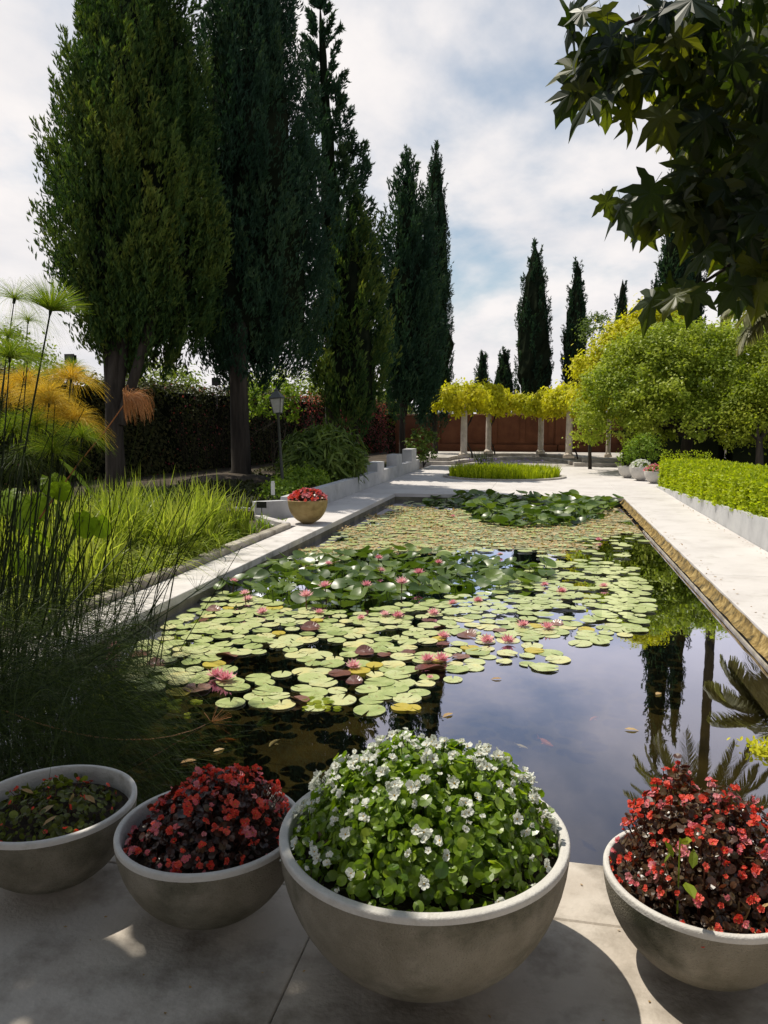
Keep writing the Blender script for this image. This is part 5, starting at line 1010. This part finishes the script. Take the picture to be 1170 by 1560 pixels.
# elephant ear leaves
def ear_mesh(ripple=.05):
    n = 26; a = np.linspace(0, 2*np.pi, n, endpoint=False); r = .5*(1+.25*np.cos(a)-.38*np.exp(-((a-np.pi)/.28)**2)); x = r*np.sin(a)*.8; y = r*np.cos(a)
    V = [(0, -.12, 0)]
    for f in (.5, 1): V += [(xx*f, (yy+.12)*f-.12, -.22*abs(xx*f)**1.3+(-.35*(yy*f)**2 if yy > 0 else 0)+(ripple*math.sin(i*2.4) if f == 1 else 0)) for i, (xx, yy) in enumerate(zip(x, y))]
    tri = [[0, 1+i, 1+(i+1) % n] for i in range(n)]; q = [[1+i, 1+n+i, 1+n+(i+1) % n, 1+(i+1) % n] for i in range(n)]
    mb = MB(); mb.add(np.array(V), [tri, q], .5); 
    for s_ in (-1, 1):
        for k in range(4):
            e = a[int(2+k*2.6)]; xx = s_*.5*math.sin(e)*.75; yy = .55*math.cos(e)
            mb.tube([(0, -.10, .006), (xx*.5, yy*.5, -.22*abs(xx*.5)**1.3+.004), (xx*.95, yy*.95, -.22*abs(xx)**1.3-(.35*yy*yy if yy > 0 else 0)+.006)], [.006, .004, .002], 4, 1.0)
    return mb.mesh('leaf', M['taro'], True)
EM = [ear_mesh(), ear_mesh(.03)]
tr_ = at(90, 840, 5.2); root = tag(empty('elephant_ear_plant', (tr_[0]-.2, 5.3, -.05)), 'elephant ear plant with big rippled lime leaves below the papyrus heads', 'plant'); org = np.array(root.location)
for x, y, s, az, tl in ((112, 715, .34, .9, .75), (80, 732, .26, 2.2, .6), (92, 742, .20, -.5, .8), (127, 792, .22, .0, 1.35), (152, 797, .18, -.35, 1.45), (50, 765, .26, 2.6, .9), (30, 780, .30, 1.5, 1.0), (60, 810, .24, .4, .8), (12, 755, .26, 3.0, .7), (90, 775, .2, 1.0, 1.0), (90, 840, .2, .9, .6), (118, 875, .10, .2, .25), (30, 850, .24, 2, .8)):
    p = at(x, y, 5.0+U(-.15, .15)); o_ = link('leaf', EM[rng.integers(2)], root, loc=p-org, rot=(-tl, U(-.3, .3), -az), scale=s)
    mb = MB(); t = np.linspace(0, 1, 7)[:, None]; e = p-org; b0 = np.array([U(-.15, .15), U(-.1, .1), 0]); P = b0*(1-t)+e*t+np.array([-e[0]*.3, 0, .0])*np.sin(t*np.pi)*.4; mb.tube(P, np.linspace(.013, .006, 7), 6); obj('leaf_stalk', mb, M['stemgreen'], root, smooth=True)

# ------------------------------------------------------------------ plane tree branches overhead
def plane_template():
    half = [(0, .05), (.09, -.05), (.20, -.03), (.33, -.10), (.50, -.06), (.38, .07), (.30, .12), (.24, .22), (.38, .27), (.46, .38), (.63, .58), (.45, .55), (.36, .50), (.28, .52), (.17, .46), (.19, .62), (.25, .70), (.14, .80), (.08, .92), (0, 1.08)]
    pts = half+[(-x, y) for x, y in half[-2:0:-1]]; n = len(pts); V = [(x, y, -.10*x*x-.16*max(0, y-.3)**2*2+.03*math.sin(y*9+x*5)) for x, y in pts]+[(0, .30, .02)]
    return np.array(V), [[[i, (i+1) % n, n] for i in range(n)]]
PT, PF = plane_template()
PLM = []
for bend in (0, .5, 1.0, -.5):
    V = PT.copy(); V[:, 2] -= bend*(V[:, 1]**2)*.35; V[:, 2] -= abs(bend)*np.abs(V[:, 0])**1.5*.6
    mb = MB(); mb.add(V, PF, .5); mb.tube([(0, .03, 0), (0, -.18, .06)], .006, 4, .9); PLM.append((V, mb.mesh('leaf', M['plane'], False)))
pt = tag(empty('plane_tree', (4.6, 1.6, 0)), 'plane tree whose dark lobed leaves hang into the upper right corner', 'tree'); org = np.array([4.6, 1.6, 0])
mb = MB(); mb.tube([(0, 0, -.1), (0, 0, .4), (-.1, .1, 2), (-.2, .3, 4.2), (0, .5, 6)], [.34, .27, .24, .2, .14], 14); obj('trunk', mb, M['bark'], pt, smooth=True)
def branch(pts, r0, r1):
    P = np.array(pts)-org; t = np.linspace(0, 1, 14); s_ = np.linspace(0, 1, len(P)); Q = np.stack([np.interp(t, s_, P[:, i]) for i in range(3)], 1)
    for _ in range(3): Q[1:-1] = (Q[:-2]+2*Q[1:-1]+Q[2:])/4
    mb = MB(); mb.tube(Q, np.linspace(r0, r1, 14), 7); obj('branch', mb, M['bark'], pt, smooth=True); return Q+org
Sx = org+[-.15, .3, 3.4]
br = [branch([Sx, at(1250, -60, 2.9), at(1120, -30, 2.9), at(1000, 20, 2.9), at(900, 55, 2.8)], .022, .003),
      branch([Sx, at(1260, 120, 3.0), at(1150, 150, 3.0), at(1050, 110, 3.0), at(960, 90, 2.9), at(895, 75, 2.85)], .02, .002),
      branch([Sx, at(1270, 240, 3.1), at(1150, 230, 3.1), at(1060, 265, 3.05), at(990, 305, 3.0), at(925, 310, 3.0)], .02, .002),
      branch([Sx, at(1260, 330, 3.0), at(1160, 370, 3.0), at(1090, 420, 2.95), at(1030, 455, 2.9)], .018, .002)]
# leaf sites: polygons in the picture turned into places 2.7 to 3.8 m out
regs = [([(868, 0), (960, 0), (1010, 60), (1000, 160), (985, 190), (940, 160), (875, 130), (865, 60)], 26, (2.75, 3.0)), ([(985, 0), (1170, 0), (1170, 200), (1080, 190), (1055, 205), (1000, 150)], 115, (2.75, 3.6)), ([(1090, 180), (1180, 180), (1180, 440), (1120, 430), (1090, 400), (1080, 330), (1100, 300)], 80, (2.8, 3.6)),
        ([(1050, 250), (1100, 240), (1100, 300), (1080, 300), (1040, 320), (990, 330), (985, 300)], 24, (2.85, 3.1)), ([(1060, 285), (1110, 290), (1110, 380), (1080, 360)], 8, (2.9, 3.2)), ([(1000, 0), (1230, -120), (1230, 500), (1172, 430), (1172, 0)], 60, (2.7, 3.6))]
fixed = [(893, 62), (880, 100), (903, 95), (935, 70), (925, 45), (955, 120), (915, 20), (975, 30), (940, 130), (1000, 170), (1050, 190), (1030, 165), (920, 305), (945, 312), (965, 320), (985, 305), (1005, 318), (1022, 300), (1040, 320), (1000, 285), (1045, 262), (1075, 250), (1060, 300), (1015, 440), (1040, 450), (1062, 440), (1000, 452), (1125, 425), (1150, 430), (1115, 400), (1145, 395), (1105, 350)]
sites = [(x, y-10, U(2.75, 3.0)) for x, y in fixed]
for poly, n, (y0, y1) in regs:
    pl = np.array(poly, float); k = 0
    while k < n:
        p = rng.uniform(pl.min(0), pl.max(0))
        if inpoly(p[None], pl)[0]: sites.append((p[0], p[1], U(y0, y1))); k += 1
print('plane leaves', len(sites)); lv = MB()
for i, (x, y, Y) in enumerate(sites):
    p = at(x, y, Y)
    d = unit(np.array([U(-.55, .45), U(-.5, .4), -U(.25, 1.3)])); nr = unit(np.array([U(-.6, .6), -U(.1, 1.2), U(.1, 1.0)])+rng.normal(0, .25, 3)); Fm = frame(d, nr)
    s = U(.10, .175)
    if i < 300: o_ = link('leaf', PLM[i % 4][1], pt); placed(o_, p-org, Fm, s)
    else: lv.scatter((PLM[i % 4][0], PF), (p-org)[None], Fm[None], np.array([s]), U(0, 1))
# unseen canopy added overhead, behind the camera and at right to block skylight
SIMPLE = (np.array([(0, 0, 0), (.5, .1, 0), (.42, .6, -.05), (0, 1, -.12), (-.42, .6, -.05), (-.5, .1, 0)]), [[[0, 1, 2, 3], [0, 3, 4, 5]]])
def canopy(mb, c, rad, n, s=.19):
    q = rdir(n)*(U(0, 1, n)**.33)[:, None]; P = np.array(c)+q*rad; d = unit(np.stack([U(-.6, .6, n), U(-.6, .6, n), -U(.1, .9, n)], 1)); nr = unit(np.stack([U(-.6, .6, n), U(-.6, .6, n), U(.4, 1, n)], 1))
    mb.scatter(SIMPLE, P, frame(d, nr), U(.7, 1.2, n)*s, U(0, 1, n))
canopy(lv, np.array([4.2, .3, 5.2])-org, [2.2, 2.0, 1.1], 1500); canopy(lv, np.array([1.8, -1.2, 5.2])-org, [3.6, 2.2, .9], 3600, .2); canopy(lv, np.array([1.0, -4.6, 4.6])-org, [5.0, 1.8, 1.9], 4200, .2)
canopy(lv, np.array([5.2, .4, 3.2])-org, [1.9, 3.0, 1.8], 2200, .2)
for e in ((2.2, -.6, 5.0), (.2, -1.4, 5.1), (1.5, -4, 4.6), (4.2, .3, 5.2)):
    mb = MB(); limb(mb, np.array([-.15, .3, 3.8]), np.array(e)-org, .09, .02, .05); obj('limb', mb, M['bark'], pt, smooth=True)
tag(obj('leaves_and_sky_block', lv, M['plane'], pt), kind='stuff')
# second plane tree to the left, outside the frame: its shade lies on the left of the deck
p2 = tag(empty('plane_tree', (-6.2, -.6, 0)), 'plane tree standing left of the view whose canopy shades the left bowls', 'tree'); o2 = np.array([-6.2, -.6, 0])
mb = MB(); mb.tube([(0, 0, -.1), (0, 0, .5), (.1, .1, 2.2), (.4, .3, 4.4)], [.32, .26, .23, .18], 14); obj('trunk', mb, M['bark'], p2, smooth=True)
lv = MB(); canopy(lv, np.array([-4.15, 2.9, 5.3])-o2, [1.5, 1.2, .8], 1250, .2); canopy(lv, np.array([-5.2, 3.9, 5.6])-o2, [1.1, .8, .8], 750, .2); canopy(lv, np.array([-5.2, .9, 5.9])-o2, [2.4, 1.8, 1.1], 2200, .2); canopy(lv, np.array([-5.2, -2.4, 4.8])-o2, [2.4, 2.0, 1.9], 2600, .2); canopy(lv, np.array([-6.4, .2, 2.4])-o2, [1.6, 2.6, 2.2], 2200, .2); canopy(lv, np.array([-3.2, 2.3, 5.3])-o2, [.75, .7, .4], 240, .18)  # rear and low clumps added unseen to block skylight from the left
tag(obj('leaves', lv, M['plane'], p2), kind='stuff')
for e in ((-3.4, 2.9, 5.2), (-4.8, 2.4, 5.2), (-5.4, 4.4, 5.6), (-4.8, .6, 5.8)):
    mb = MB(); limb(mb, np.array([.35, .3, 3.9]), np.array(e)-o2, .09, .02, .05); obj('limb', mb, M['bark'], p2, smooth=True)

tot = sum(len(me.polygons) for me in bpy.data.meshes); print('faces', tot, 'objects', len(bpy.data.objects))
